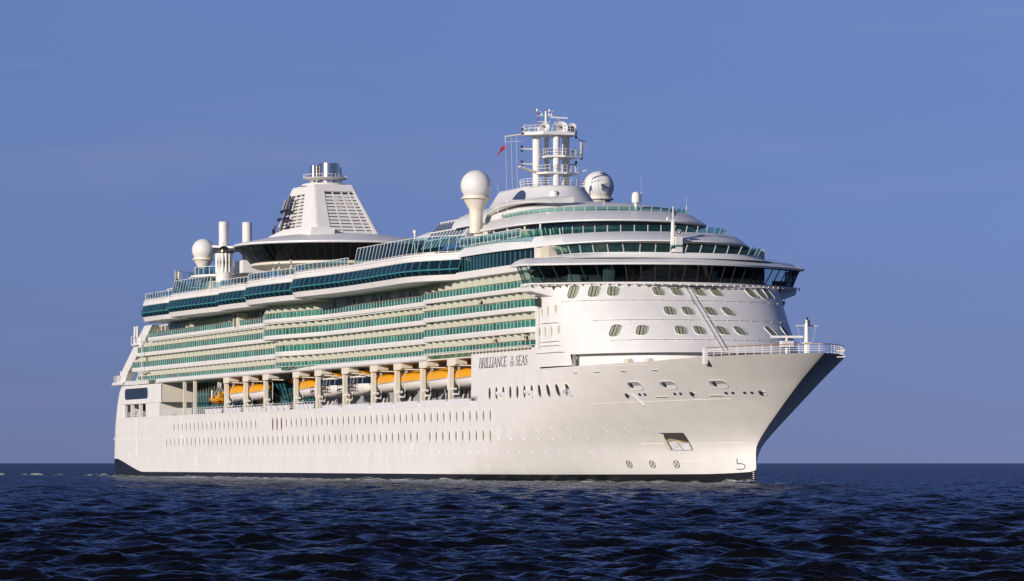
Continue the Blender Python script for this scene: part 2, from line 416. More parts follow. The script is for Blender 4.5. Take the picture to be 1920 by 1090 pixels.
# bridge: floor with under-wing brackets, raked windows, visor roof
def wing(xf, yw, xw, xb, r=1.2, k=40, p=1.9):
    o = [(xb, -yw+0.25), (xb+.6, -yw+.08), (xw-1.5, -yw)]
    for i in range(6):
        t = i/5; o.append((xw-1.5+1.5*math.sin(t*math.pi/2), -yw+r*(1-math.cos(t*math.pi/2))))
    y0 = -yw+r; x0 = xw
    for i in range(1, k+1):
        y = y0*(1-i/k); o.append((x0+(xf-x0)*(1-abs(y/y0)**p), y))
    return o + [(x, -y) for x, y in reversed(o[:-1])]
bridge = empty('bridge', (0,0,0), ship)
b1 = MB()
loft(b1, [(wing(245.4, 18.4, 237.0, 234.0), 25.02), (wing(246.3, 18.75, 238.0, 233.7), 25.06), (wing(246.4, 18.8, 238.1, 233.7), 25.42), (wing(246.0, 18.5, 237.8, 233.9), 25.46), (wing(239, 15, 233, 231), 25.46)])
b1.build('bridge_sill', M['white'], bridge)
br = MB()
for s_ in (-1, 1):
    br = MB()
    br.add([(233.6, s_*15.9, 25.04), (238.4, s_*15.9, 25.04), (237.6, s_*18.5, 25.04), (233.8, s_*18.5, 25.04),
            (234.2, s_*15.9, 23.6), (238.6, s_*15.5, 23.6), (237.3, s_*18.4, 24.42), (234.0, s_*18.4, 24.42)],
           [(0,1,2,3), (7,6,5,4), (2,6,7,3), (1,5,6,2), (0,3,7,4)])
    br.build('wing_bracket', M['white'], bridge)
wb, wt = wing(245.9, 18.4, 237.7, 234.0), wing(246.9, 19.1, 238.2, 233.4)
gw = MB(); loft(gw, [(wb, 25.46), (wt, 27.62)]); gw.build('bridge_window_band', M['bridge'], bridge)
mu = MB()
def between(cA, zA, cB, zB, step, r, out=0.03, skip=None, n=4):
    A = resample([(x, y, zA) for x, y in cA], 0.25); Bc = resample([(x, y, zB) for x, y in cB], 0.25)
    k = max(2, round(len(A)*0.25/step))
    for i in range(k+1):
        t = i/k; ia = min(len(A)-1, int(t*(len(A)-1))); ib = min(len(Bc)-1, int(t*(len(Bc)-1)))
        if skip and skip(A[ia]): continue
        yield A[ia], Bc[ib]
for a, b in between(wb, 25.46, wt, 27.62, 1.75, .05): mu.tube(a, b, 0.075, 4)
mu.path([(x, y, 25.5) for x, y in wb], .05, 4)
mu.build('window_mullion', M['dgrey'], bridge)
# consoles seen through the bridge windows
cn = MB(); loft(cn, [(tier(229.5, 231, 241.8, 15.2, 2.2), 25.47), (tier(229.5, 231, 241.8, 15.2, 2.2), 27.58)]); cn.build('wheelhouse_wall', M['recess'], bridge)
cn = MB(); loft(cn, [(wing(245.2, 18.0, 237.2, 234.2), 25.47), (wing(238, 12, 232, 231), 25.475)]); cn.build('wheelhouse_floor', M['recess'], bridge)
for y, zt, wd in ((-17.0, 26.25, .8), (-13.2, 26.5, .8), (-9.5, 27.3, .7), (-4.6, 26.1, 1.6), (-.6, 26.0, 1.8), (3.9, 27.0, .4), (7.5, 26.2, 1.9), (11.5, 26.4, .5), (16.6, 26.3, .9)):
    x0 = 235.9+10*(1-abs(y/17.8)**1.9)-.75
    cn = MB(); cn.box(x0-.5, x0+.02, y-wd, y+wd, 25.49, zt); cn.build('bridge_console', M['grey'], bridge, 0)
vz = MB()
loft(vz, [(wing(245.2, 18.4, 237.2, 233.6), 27.60), (wing(247.0, 19.75, 238.3, 232.6), 27.62), (wing(247.05, 19.77, 238.35, 232.6), 27.86), (wing(245.6, 19.3, 237.2, 232.8), 28.30), (wing(244.6, 18.6, 236.4, 232.9), 28.62), (wing(243.9, 18.0, 235.6, 233), 28.74)])
loft(vz, [(wing(244.2, 18.2, 235.8, 232.9), 28.72), (wing(243.5, 14.4, 236.8, 231), 28.86)])
c1 = tier(229, 232.5, 244.6, 14.6, 2.5); c2 = tier(229, 232.5, 244.5, 13.4, 2.6)
loft(vz, [(tier(228, 232.5, 245.0, 15.9, 2.4), 28.55), (c1, 28.86), (c2, 29.25), (tier(228, 231, 237, 11, 2.5), 29.27)])
vz.build('visor_roof', M['roof'], bridge, 40)
lp = MB()
for p in resample([(x, y, 28.83) for x, y in wing(244.2, 16.8, 237.0, 232.5)], 2.1)[5:-5]: lp.box(p.x-.16, p.x+.16, p.y-.16, p.y+.16, p.z-.05, p.z+.16)
lp.path([(x, y, 28.9) for x, y in wing(244.2, 16.8, 237.0, 232.5)][6:-6], .035, 4)
lp.build('deck_lamp', M['white'], bridge)
sr = MB()
cc = wing(246.9, 19.1, 238.4, 233.5)
sr.path([(x, y, 25.30) for x, y in cc][3:-3], .05, 4)
for p in resample([(x, y, 25.2) for x, y in cc], 1.15)[4:-4]: sr.box(p.x-.25, p.x+.03, p.y-.06, p.y+.06, 24.98, 25.32)
sr.build('sill_trim', M['white'], bridge)

# upper tiers: white bands, dark window walls and leaning green glass rails
def glass_rail(parent, curve, z0, z1, lean, step, name='glass_rail', skip=None, post=.07):
    nn = normals([Vector(p) for p in curve]); top = [(p[0]+q.x*lean, p[1]+q.y*lean) for p, q in zip(curve, nn)]
    g = MB(); loft(g, [(curve, z0), (top, z1)]); ro = g.build(name, M['rail'], parent)
    s = MB()
    for a, b in between(curve, z0, top, z1, step, .05): s.tube(a, b, post, 4)
    s.path([(x, y, z0+.02) for x, y in curve], .03, 4)
    s.build('rail_frame', M['white'], ro)
    return ro
T2s = tier(203, 212, 243.8, 16.8, 2.35)
def pull(c, dx, b0, b1):                            # nose pulled aft by dx, beam b0 -> b1
    o = []
    x0 = 226; xm = max(x for x, y in c)
    for x, y in c:
        t = max(0, (x-x0)/(xm-x0)); o.append((x-dx*t, y*(b1/b0)))
    return o
up2 = empty('upper_tier', (0,0,0), ship)
m = MB(); loft(m, [(tier(203, 211, 236, 13.5, 2.35), 30.50), (T2s, 30.46), (tier(203, 212, 243.75, 16.78, 2.35), 30.62), (tier(203, 212, 239.8, 15.9, 2.45), 31.95), (tier(203, 212, 239.2, 15.6, 2.45), 31.98), (tier(203, 211, 230, 12, 2.4), 31.96)], rise=.28)
m.build('white_band', M['roof'], up2, 40)
m = MB(); c = tier(203, 212, 239.6, 16.3, 2.35)
loft(m, [(c, 28.3), (c, 30.75)]); m.build('window_wall', M['glass'], up2)
m = MB()
for a, b in between(c, 28.3, c, 30.5, 1.28, .05):
    m.tube(a, b, .12 if a.x < 231 else .07, 4)
m.build('window_mullion', M['teal'], up2)
m = MB(); m.box(229.0, 229.35, -14.9, -13.9, 28.4, 30.6); m.box(229.35, 231.4, -13.9, -13.4, 28.4, 30.6); m.build('end_pillar', M['white'], up2)
glass_rail(up2, tier(231.5, 233, 244.4, 13.3, 2.6), 29.25, 30.25, .55, 2.0)
lowb = MB()
T1s = tier(203, 228, 240, 16.9, 2.25)
side_ = [p for p in T1s if p[0] < 232 and p[1] < 0]
sweep(lowb, side_, [(-2.6, 27.45), (0, 27.45), (0.02, 28.37), (-.3, 28.40), (-2.6, 28.4)])
lowb.build('lower_band', M['white'], up2, 40)

up3 = empty('upper_tier', (0,0,0), ship)
T3s = tier(203, 211, 232.2, 13.4, 2.35)
m = MB(); loft(m, [(tier(203, 210, 227, 11, 2.3), 34.15), (T3s, 34.08), (tier(203, 211, 232.15, 13.38, 2.35), 34.25), (tier(203, 213, 228.4, 11.7, 2.2), 35.66), (tier(203, 213, 228, 11.3, 2.2), 35.68)])
m.build('white_band', M['roof'], up3, 40)
c = tier(205, 211, 229.5, 12.3, 2.3)
m = MB(); loft(m, [(c, 31.9), (c, 34.12)]); m.build('window_wall', M['glass'], up3)
m = MB()
for a, b in between(c, 32.0, c, 34.1, 1.9, .05): m.tube(a, b, .07, 4)
m.path([(x, y, 33.3) for x, y in c], .06, 4)
m.build('window_mullion', M['teal'], up3)
glass_rail(up3, [p for p in tier(209, 221, 238.4, 12.9, 2.26) if p[0] > 214], 32.12, 33.1, .40, 1.75)
glass_rail(up3, [(p[0], p[1]) for p in tier(204, 213, 239.2, 15.4, 2.45) if p[1] < -11 and p[0] < 232], 31.98, 32.9, .15, 1.75)
glass_rail(up3, tier(206, 214, 227.2, 11.1, 2.3), 35.68, 36.25, .22, 1.5, post=.06)
m = MB()
for x in (207, 212.5, 218, 222.5):
    m = MB(); m.tube((x, -12.7+max(0, x-214)*.12, 32), (x, -12.7+max(0, x-214)*.12, 34.2), .14, 8); m.build('deck_pillar', M['white'], up3)

# smooth top roof running up to the mast house
rf = MB()
loft(rf, [(tier(184, 212, 227.6, 11.0, 2.2), 35.6), (tier(184, 210, 224, 10.6, 2.2), 36.6), (tier(184, 206, 219, 9.7, 2.15), 37.3), (tier(184, 203, 212, 8.4, 2.1), 37.9), (tier(184, 199, 206.5, 7.0, 2.05), 38.3), (tier(185, 196, 202.6, 5.7, 2.0), 38.65), (tier(186, 194.5, 201.2, 4.7, 2.0), 40.6), (tier(186, 194, 200.6, 4.4, 2.0), 40.95), (tier(187, 193, 197, 2, 2.0), 40.97)])
rf.build('top_roof', M['roof'], ship, 50)
ar = MB()                                           # curved white eave over the starboard side deck
pts = smooth2([(197, -10.6), (200, -11.1), (205, -11.6), (213, -11.2), (221, -9.6)], 6)
rr = []
for i, p in enumerate(pts):
    t = i/(len(pts)-1); z = 35.4+2.0*math.sin(math.pi*t*0.72)
    rr.append([(p.x, p.y, z), (p.x, p.y-.1, z+.18), (p.x, p.y+.3, z+.42), (p.x, p.y+3.2, z+.9), (p.x, p.y+3.2, z+.1)])
ar.grid(rr, close=True, capends=True); ar.build('roof_eave', M['white'], ship, 40)
hs = MB(); hs.box(192, 222, -10.4, 10.4, 31.9, 35.6); hs.build('deckhouse', M['cream'], ship, 0)

# windows of the raked front
wm = MB()
def rrect(w_, h_, r, n=5):
    o = []
    for cx, cy, a in ((w_-r, h_-r, 0), (-w_+r, h_-r, 90), (-w_+r, -h_+r, 180), (w_-r, -h_+r, 270)):
        for i in range(n+1):
            t = R(a+90*i/n); o.append((cx+r*math.cos(t), cy+r*math.sin(t)))
    return o
def oval_window(w_, h_, r, curtain=True):
    q = rrect(w_, h_, r); n = len(q); b = MB()
    ro = [(x*1.10, y*1.08) for x, y in q]
    b.grid([[(x, .03, y) for x, y in ro], [(x, -.06, y) for x, y in ro], [(x, -.06, y) for x, y in q], [(x, .02, y) for x, y in q]], 0, close=True)
    b.add([(x, -.012, y) for x, y in q], [tuple(range(n))], 1)
    if curtain:
        for x0, x1 in ((-.88, -.40), (-.22, .28), (.42, .90)):
            pts_ = [(x, y) for x, y in q]
            k = 6
            for i in range(k):
                xa = (x0+(x1-x0)*i/k)*w_; xb = (x0+(x1-x0)*(i+.7)/k)*w_
                def hh(x): return max(.1, h_*(1-max(0, (abs(x)-(w_-r))/r)**2*.55)-.06)
                b.add([(xa, -.026, -hh(xa)), (xb, -.026, -hh(xb)), (xb, -.026, hh(xb)), (xa, -.026, hh(xa))], [(0,1,2,3)], 2)
    return b
# (y, z) on the raked front, found from the rows of the deck plan
FRONT_WINDOWS = [(-14.2,24.2),(-12.15,24.2),(-10.05,24.2),(-4.5,24.2),(-2.05,24.2),(1.0,24.2),(3.4,24.2),(8.75,24.2),(10.45,24.2),(11.85,24.2),
    (-4.45,21.6),(-2.1,21.6),(1.0,21.6),(3.45,21.6),
    (-11.65,19.05),(-8.95,19.05),(-4.45,19.05),(-2.05,19.05),(1.0,19.05),(3.5,19.05),(8.5,19.05),(11.6,19.05)]
wmesh = [oval_window(.70, .96, .54).mesh('cabin_window', [M['white'], M['glass'], M['curtain']], 40) for _ in range(1)]
for y, z in FRONT_WINDOWS:
    put('cabin_window', wmesh[0], ship, mtx=front_frame(y, z))
def grab_rail(zz, y0, y1, step=1.0):
    b = MB(); P = []
    for y in np.arange(y0, y1+.01, step):
        m_ = front_frame(y, zz); p = m_ @ Vector((0, -.22, 0)); q = m_ @ Vector((0, -.0, -.05)); P.append(p); b.tube(q, p, .05, 4)
    b.path(P, .045, 4); return b.build('grab_rail', M['white'], ship)
grab_rail(22.95, -15.3, 14.9, 1.75); grab_rail(20.35, -13.2, 14.6, 1.75); grab_rail(17.75, -12.4, 14.2, 1.75)
la = MB()
for dy in (-.32, .32): la.path([front_frame(-.5+dy, z) @ Vector((0, -.22, 0)) for z in np.linspace(16.3, 25.0, 12)], .045, 4)
for z in np.linspace(16.4, 25.2, 40): la.tube(front_frame(-.82, z) @ Vector((0, -.22, 0)), front_frame(-.18, z) @ Vector((0, -.22, 0)), .03, 4)
la.build('access_ladder', M['white'], ship)

# ---------------------------------------------------------------- promenade recess: fender tube, davit columns, screens, rails
tb = MB()
tp = [(x, -16.15) for x in np.linspace(36, 189, 30)]
sweep(tb, tp, [(-.05+.42*math.cos(a), 17.13+.42*math.sin(a)) for a in np.linspace(0, 2*math.pi, 13)[:-1]])
tb.build('fender_tube', M['white'], ship, 60)
lid = MB(); lid.box(34, 207, -16.0, -9, 16.78, 16.95); lid.build('promenade_soffit', M['cream'], ship, 0)
COLS = [81, 93, 105, 122.2, 134.2, 148.3, 162.5, 173.8, 185.5, 197.8]
for x in COLS:
    d = empty('davit', (x, 0, 0), ship)
    b = MB(); b.box(-.38, .38, -16.05, -15.45, 10.7, 16.75); b.box(-.62, .62, -15.36, -9.6, 16.0, 16.72); b.build('davit_column', M['cream'], d, 0)
    b = MB(); b.prism([(-.2, -16.25, 15.85), (2.9, -16.2, 15.85), (3.3, -16.2, 16.1), (3.3, -16.2, 16.74), (-.2, -16.25, 16.74)], (0, 1.7, 0)); b.build('davit_head', M['cream'], d, 0)
    b = MB()
    if x in (93, 134.2, 173.8, 197.8): b.prism([(-1.2, -15.9, 12.7), (-.45, -15.9, 12.4), (-.45, -15.9, 14.4), (-1.2, -15.9, 14.4)], (0, .55, 0))
    b.box(.45, 1.35, -15.9, -15.35, 12.55, 12.85); b.build('boat_stop', M['white'], d, 0)
    b = MB(); b.box(.75, 2.0, -15.8, -15.2, 11.85, 12.1); b.build('lamp_box', M['white'], d, 0)
    b = MB(); b.tube((1.0, -14.9, 12.1), (1.0, -14.9, 16.0), .06, 5); b.tube((2.6, -15.5, 15.9), (9.2, -15.5, 15.7), .09, 5); b.build('davit_cable', M['cream'], d)
for x in (53.5, 60.5):
    b = MB(); b.box(x-.28, x+.28, -16.0, -15.5, 10.8, 16.9); b.build('deck_column', M['cream'], ship, 0)
# inner glass walls of the promenade
for x0, x1, lean in ((39.2, 78, 0), (92.5, 116, 1)):
    g = empty('glass_wall', (0, 0, 0), ship)
    y0 = -10.4; y1 = -10.4-1.5*lean
    b = MB(); b.add([(x0, y0, 10.9), (x1, y0, 10.9), (x1, y1, 16.8), (x0-2.5*lean, y1, 16.8)], [(0,1,2,3)]); b.build('tinted_panes', M['bglass'], g, 0)
    b = MB()
    for x in np.arange(x0, x1+.1, 1.9): b.tube((x, y0-.06, 10.9), (x-2.5*lean*(1-(x-x0)/(x1-x0)), y1-.06, 16.8), .08, 4)
    for t in (.28, .62): b.tube((x0, y0+(y1-y0)*t-.06, 10.9+5.9*t), (x1, y0+(y1-y0)*t-.06, 10.9+5.9*t), .09, 4)
    if lean: b.path([(x0+3+5*math.cos(a), y0-.4, 11+2.2*math.sin(a)) for a in np.linspace(0, math.pi, 12)], .13, 4)
    b.build('mullion_frame', M['teal'], g)
    if lean:
        b = MB(); b.tube((x0+.4, y0-.3, 10.9), (x0-2.3, y1-.3, 16.8), .32, 6); b.build('corner_post', M['grey'], g)
# promenade wall below the boats, grey with narrow dark windows
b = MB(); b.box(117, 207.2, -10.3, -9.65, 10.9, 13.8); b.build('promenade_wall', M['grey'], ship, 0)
pw = MB(); pw.prism([(x, 0, z) for x, z in [(.34*math.cos(t), .85*math.sin(t)) for t in np.linspace(0, 2*math.pi, 15)[:-1]]], (0, -.06, 0)); pwm = pw.mesh('promenade_window', M['dgrey'], 0)
for x in (148.4, 149.8, 151.2, 153.0, 161.5, 164.2, 172.8, 175.7, 178.8, 182.0, 186.6, 188.4, 190.0): put('promenade_window', pwm, ship, (x, -10.31, 12.0))
# canvas screens in front of the boat deck, leaning outward
def canvas(x0, x1, z0, z1):
    b = MB(); b.add([(x0, -16.12, z0), (x1, -16.12, z0), (x1-.0, -16.42, z1), (x0, -16.42, z1), (x0, -15.85, z1-.05), (x1, -15.85, z1-.05)], [(0,1,2,3), (3,2,5,4), (0,3,4), (1,5,2)])
    b.build('canvas_screen', M['canvas'], ship, 0)
CV = [(138.5, 147), (149.4, 161.4), (163.4, 173), (174.6, 184.6), (186.6, 197), (198.8, 206.9)]
for a, c in CV:
    canvas(a, c, 10.35, 11.25)
    for k in range(random.randint(2, 3)):           # folded rail gear sticking up behind each screen
        x = random.uniform(a+1, c-1); b = MB(); b.tube((x, -16.0, 11.2), (x+.55, -16.0, 11.85), .09, 5); b.tube((x+.35, -16.0, 11.2), (x+.9, -16.0, 11.9), .09, 5); b.tube((x+.05, -16.0, 11.25), (x+.5, -16, 11.25), .05, 4); b.build('rail_strut', M['cream'] if k else M['dgrey'], ship)
for a, c in [(69, 79.5), (82.2, 91.5), (94.4, 104), (107, 120.5), (123.6, 133)]:
    for k in range(4):
        x = a+(c-a)*(k+.1)/4; canvas(x, x+(c-a)*.17, 10.75, 11.65)
def railing(x0, x1, y, z0, h=1.1, step=1.3, name='deck_railing', parent=None):
    b = MB()
    for x in np.arange(x0, x1+.01, step): b.tube((x, y, z0), (x, y, z0+h), .045, 4)
    for t in (.35, .68, 1): b.tube((x0, y, z0+h*t), (x1, y, z0+h*t), .035, 4)
    return b.build(name, M['white'], parent or ship)
railing(38, 68, -15.9, 10.88); railing(68, 137, -15.95, 10.88, step=1.7)

# stern quarter: house with the large oval window, mooring openings, slanted buttress
sh = MB()
wn = [(x, z) for x, z in rrect(8.6, 1.0, .75)]
cx, cz = 20.0, 15.15
oc = [(cx+x, cz+z) for x, z in wn]
def quarter(z, xe):
    x0 = stern_x(z); o = [(x0, -6), (x0, -10.1)]
    for t in np.linspace(15, 90, 6): a = R(t); o.append((x0+6*(1-math.cos(a)), -(B-6+6*math.sin(a))))
    return [(x, y, z) for x, y in o]+[(x, -B, z) for x in np.linspace(x0+6.2, xe, 4)]
sh.grid([quarter(z, 9.6) for z in (10.9, 11.7, 12.5, 13.3)])
sh.grid([quarter(z, 38.5) for z in (13.3, 14.2, 15.2, 16.0, 16.5)]+[[(x+.5, min(0, y+.7), 16.78) for x, y, z in quarter(16.5, 38.5)]])
sh.add([(9.6, -B, 10.9), (9.6, -B, 13.3), (9.6, -13, 13.3), (9.6, -13, 10.9), (9.6, -B, 13.3), (38.5, -B, 13.3), (38.5, -12, 13.3), (9.6, -12, 13.3)], [(0,1,2,3), (4,5,6,7)])
sh.box(8, 38.5, -15.9, -9.8, 13.35, 16.7)
sh.box(9.6, 10.4, -15.95, -15.4, 10.85, 13.3); sh.box(15.2, 15.8, -15.95, -15.4, 10.85, 13.3); sh.box(21.5, 22.1, -15.95, -15.4, 10.85, 13.3)
sh.box(26.5, 36.5, -15.95, -10, 10.85, 13.3); sh.build('stern_house', M['white'], ship, 0)
b = MB(); b.prism([(cx+x, -16.08, cz+z) for x, z in wn], (0, -.05, 0)); so_ = b.build('stern_window', M['bglass'], ship, 0)
b = MB()
for x in (-4.9, -2.2, 2.2, 5.2): b.box(cx+x-.06, cx+x+.06, -16.16, -16.12, cz-.98, cz+.98)
b.build('window_mullion', M['dgrey'], so_, 0)
b = MB(); b.box(4.8, 26.5, -10.2, -9.6, 10.85, 13.3); b.build('mooring_deck_wall', M['inner'], ship, 0)
for x in (7, 12.5, 18.3, 24):
    b = MB(); b.lathe([(0, 0), (.55, 0), (.45, .15), (.38, .8), (.6, 1.0), (.6, 1.15), (0, 1.15)], (x, -14.6, 10.87), 14); b.build('mooring_bollard', M['cream'], ship)
railing(5, 26.5, -15.9, 10.88, .9, 1.2)
wg = MB(); wg.add([(38.56, -15.9, 13.4), (38.56, -9.5, 13.4), (38.56, -9.5, 16.8), (38.56, -15.9, 16.8)], [(0,1,2,3)]); wg.build('house_end_wall', M['cream'], ship, 0)
b = MB(); b.prism([(5.2, -15.7, 17.5), (9.8, -15.7, 17.5), (12.0, -15.7, 19.2), (24.8, -15.7, 24.7), (30.2, -15.7, 27.4), (24.6, -15.7, 27.4), (18.8, -15.7, 24.9), (7.4, -15.7, 19.6)], (0, 1.2, 0)); b.build('stern_buttress', M['white'], ship, 0)
b = MB(); b.box(2.2, 10.5, -16.2, -8, 16.95, 17.5); b.tube((2.2, -16.1, 17.2), (10.5, -16.1, 17.2), .3, 8); b.build('stern_platform', M['white'], ship)
railing(2.4, 7.2, -16.0, 17.5, 1.2, .9, 'platform_railing')
b = MB(); b.box(3.0, 4.8, -15.6, -14, 17.5, 18.8); b.tube((4, -15, 18.8), (4, -15, 19.6), .2, 8); b.build('mooring_winch', M['cream'], ship)
b = MB()
for x in np.arange(9.5, 27, 2.3): b.prism([(x, -16.05, 17.55), (x+1.3, -16.05, 17.55), (x+1.9, -16.05, 16.85), (x+.6, -16.05, 16.85)], (0, .5, 0))
b.build('vent_louvre', M['white'], ship, 0)
b = MB()
for dx in (0, .5): b.tube((25.8+dx, -16.6, 17.2), (25.8+dx, -16.6, 26), .06, 4)
for z in np.arange(17.4, 26, .4): b.tube((25.8, -16.6, z), (26.3, -16.6, z), .035, 4)
b.box(25.2, 26.9, -16.8, -15.9, 24.4, 24.6); b.box(24.6, 27.4, -17, -15.9, 18.9, 19.05); b.build('stern_ladder', M['white'], ship)
b = MB(); b.box(17.5, 21, -16.4, -15.2, 24.0, 24.2); b.path([(17.5, -16.4, 24.2), (17.5, -16.4, 25.6), (20, -16.4, 25.6), (20, -16.4, 24.2)], .07, 4)
for x in (17.6, 19.5): b.tube((x, -15.8, 24.2), (x+.4, -15.8, 27.5), .25, 8)
b.build('stern_lookout', M['white'], ship)

# ---------------------------------------------------------------- balconies
AFT = [(x, -15.9) for x in np.linspace(14, 112, 50)]
MID4 = smooth2([(111.5, -15.6), (111.8, -17.3), (113.5, -18.6), (117, -18.9), (122, -18.6), (130, -17.5), (138, -16.45), (143, -16.2)], 6)+[(x, -16.1) for x in np.linspace(150, 188.6, 6)]
MID2 = smooth2([(116, -15.6), (116.4, -17.0), (118.5, -18.1), (123, -18.3), (129, -17.4), (136.5, -16.5), (143, -16.2)], 6)+[(x, -16.1) for x in np.linspace(150, 188.6, 6)]
FW = [(188.6, -15.9), (188.7, -16.75)]+[(x, -16.85) for x in np.linspace(189.5, 230, 8)]+[(232, -16.6), (233.2, -16.0)]
ROWS = [(18.2, 17.55, 16.9), (20.85, 19.87, 19.2), (23.5, 22.5, 21.93), (26.0, 25.08, 24.55)]
AX0 = [19, 15, 19, 27]
b = MB(); b.box(0, 1.4, -.07, 0, 0, 1.95); DOOR = b.mesh('cabin_door', M['door'], 0)
DIV = []                                            # divider sites (x, y outer, y inner, z floor, z rail, kind)
for k, (zr, zg, zb) in enumerate(ROWS):
    for sec, line in (('aft', [(x, y) for x, y in AFT if x > AX0[k]]), ('mid', MID4 if k > 1 else MID2), ('fwd', FW)):
        off = .15 if sec == 'fwd' else 0
        row = empty('balcony_row', (0,0,0), ship)
        if not (k == 0):
            b = MB(); prof = [(-4.2, zb+off), (0, zb+off), (.03, zb+off+.06), (.03, zg+off), (-.25, zg+off+.03), (-4.2, zg+off+.03)]
            sweep(b, line, prof)
            if k == 3 and sec != 'fwd': sweep(b, line, [(-.3, zb-.19), (-.12, zb-.19), (-.12, zb-.07), (-.3, zb-.07)])
            b.build('slab', M['white'], row, 30)
        elif sec == 'fwd':
            b = MB()
            for p in resample([(x, y, 17.5) for x, y in line[2:-1]], 1.35)[:-1]: b.box(p.x, p.x+.75, -17.0, -16.1, 17.42, 17.62)
            b.build('slab_edge_trim', M['cream'], row, 0)
        g = MB(); sweep(g, line, [(-.08, zg+off+.02), (-.08, zr+off)], closed=False); g.build('glass_balustrade', M['green'], row)
        h = MB(); sweep(h, line, [(-.13, zr+off-.01), (.0, zr+off-.01), (.0, zr+off+.06), (-.13, zr+off+.06)])
        hr = h.build('hand_rail', M['wood'], row)
        h = MB()
        for i, p in enumerate(resample([(x, y, 0) for x, y in line], 1.4)):
            h.box(p.x-.026, p.x+.026, p.y+.03, p.y+.10, zg+off, zr+off-.01)
        sweep(h, line, [(-.14, zg+off), (-.02, zg+off), (-.02, zg+off+.05), (-.14, zg+off+.05)])
        h.build('balustrade_mullion', M['canvas'], row, 0)
        # cabin fronts: dark sliding doors in a cream wall
        h = MB()
        x0, x1 = line[0][0]+1, line[-1][0]-1
        if sec == 'fwd' or (sec == 'mid' and k in (1, 2)):
            for x in np.arange(x0, x1-2, 2.8): put('cabin_door', DOOR, row, (x+.5, -14.36, zg+off+.05))
        else:
            for x in np.arange(x0, x1-2, 2.8): h.box(x+.5, x+1.9, -14.43, -14.36, zg+off+.05, zg+off+2.0)
            tag(h.build('cabin_door', M['door'], row, 0), kind='stuff')
        yin = -14.4
        for x in np.arange(line[0][0]+1.2, line[-1][0]-.3, 2.8):
            yo = interp(x, sorted((a, c) for a, c in line))
            kind = 'arch'
            if k == 3 and sec == 'mid' and x > 139: continue
            if k == 3 and sec == 'aft' and (x > 86 or x < 52): continue
            if k == 3 and sec == 'fwd': kind = 'wide'
            DIV.append((x, yo+.12, yin, zg+off, kind, (zb if False else ROWS[min(3, k+1)][2]+off) if k < 3 else 27.4))
def divider(x, yo, yi, zf, kind, zt):
    top = zf + (1.98 if kind == 'arch' else 2.02); r = min(.8, (yi-yo)*.55)
    P = [(yi, zf)] + [(yo, zf)] + [(yo+r-r*math.cos(t), top-r+r*math.sin(t)) for t in np.linspace(0, math.pi/2, 7)]
    if kind == 'arch': P += [(yi-.35*r, top), (yi, top-.3)]
    else: P += [(yi, top)]
    b = MB(); b.prism([(x-.03, y, z) for y, z in P], (.06, 0, 0))
    e = [(x, y, z) for y, z in P[1:]]
    b.path(e, .055, 4, mi=1)
    if kind == 'wide': b.tube((x, yo+1.0, top), (x, yo+1.0, zt), .05, 4, mi=1)
    return b
DIV.sort(key=lambda d: -d[0])
for d in DIV[:98]: divider(*d).build('balcony_divider', [M['divider'], M['canvas']], ship, 0)
rest = MB()
for d in DIV[98:]:
    q = divider(*d); o = len(rest.v); rest.v += q.v; rest.f += [tuple(i+o for i in f) for f in q.f]; rest.m += q.m
tag(rest.build('balcony_divider', [M['divider'], M['canvas']], ship, 0), kind='stuff')
# lounge windows of the deck under the overhang, and its kiosk
b = MB(); b.prism([(x, 0, z) for x, z in [(1.5*math.cos(t), .85*math.sin(t)) for t in np.linspace(0, 2*math.pi, 17)[:-1]]], (0, -.06, 0)); lw = b.mesh('lounge_window', M['grey'], 0)
for x in (146, 152.5, 159, 165.5, 172, 178.5): put('lounge_window', lw, ship, (x, -14.51, 26.5))
b = MB(); b.box(139.5, 188.5, -14.5, -14.37, 25.0, 27.5); b.build('brightened_lounge_wall', M['cream'], ship, 0)  # panel added in paler paint to brighten the shaded wall under the overhang
for x in (149, 162.5, 176): 
    b = MB(); b.box(x-.25, x+.25, -14.58, -14.51, 25.6, 27.1); b.build('deck_door', M['dgrey'], ship, 0)
b = MB(); b.box(86.5, 89.5, -16.1, -14.4, 25.0, 27.2); b.box(86.2, 90.4, -16.3, -14.4, 27.2, 27.32); b.build('deck_kiosk', M['cream'], ship, 0)
for x in (104.5, 108, 110.5): b = MB(); b.box(x, x+1.5, -16.0, -15.2, 25.0, 27.4); b.build('louvred_pillar', M['cream'], ship, 0)
b = MB()
for x in (87.3, 88.1, 104.9, 105.5, 108.4, 109.0, 110.9): b.box(x, x+.25, -16.2, -15.9, 25.1, 27.1)
b.build('kiosk_slat', M['dgrey'], ship, 0)

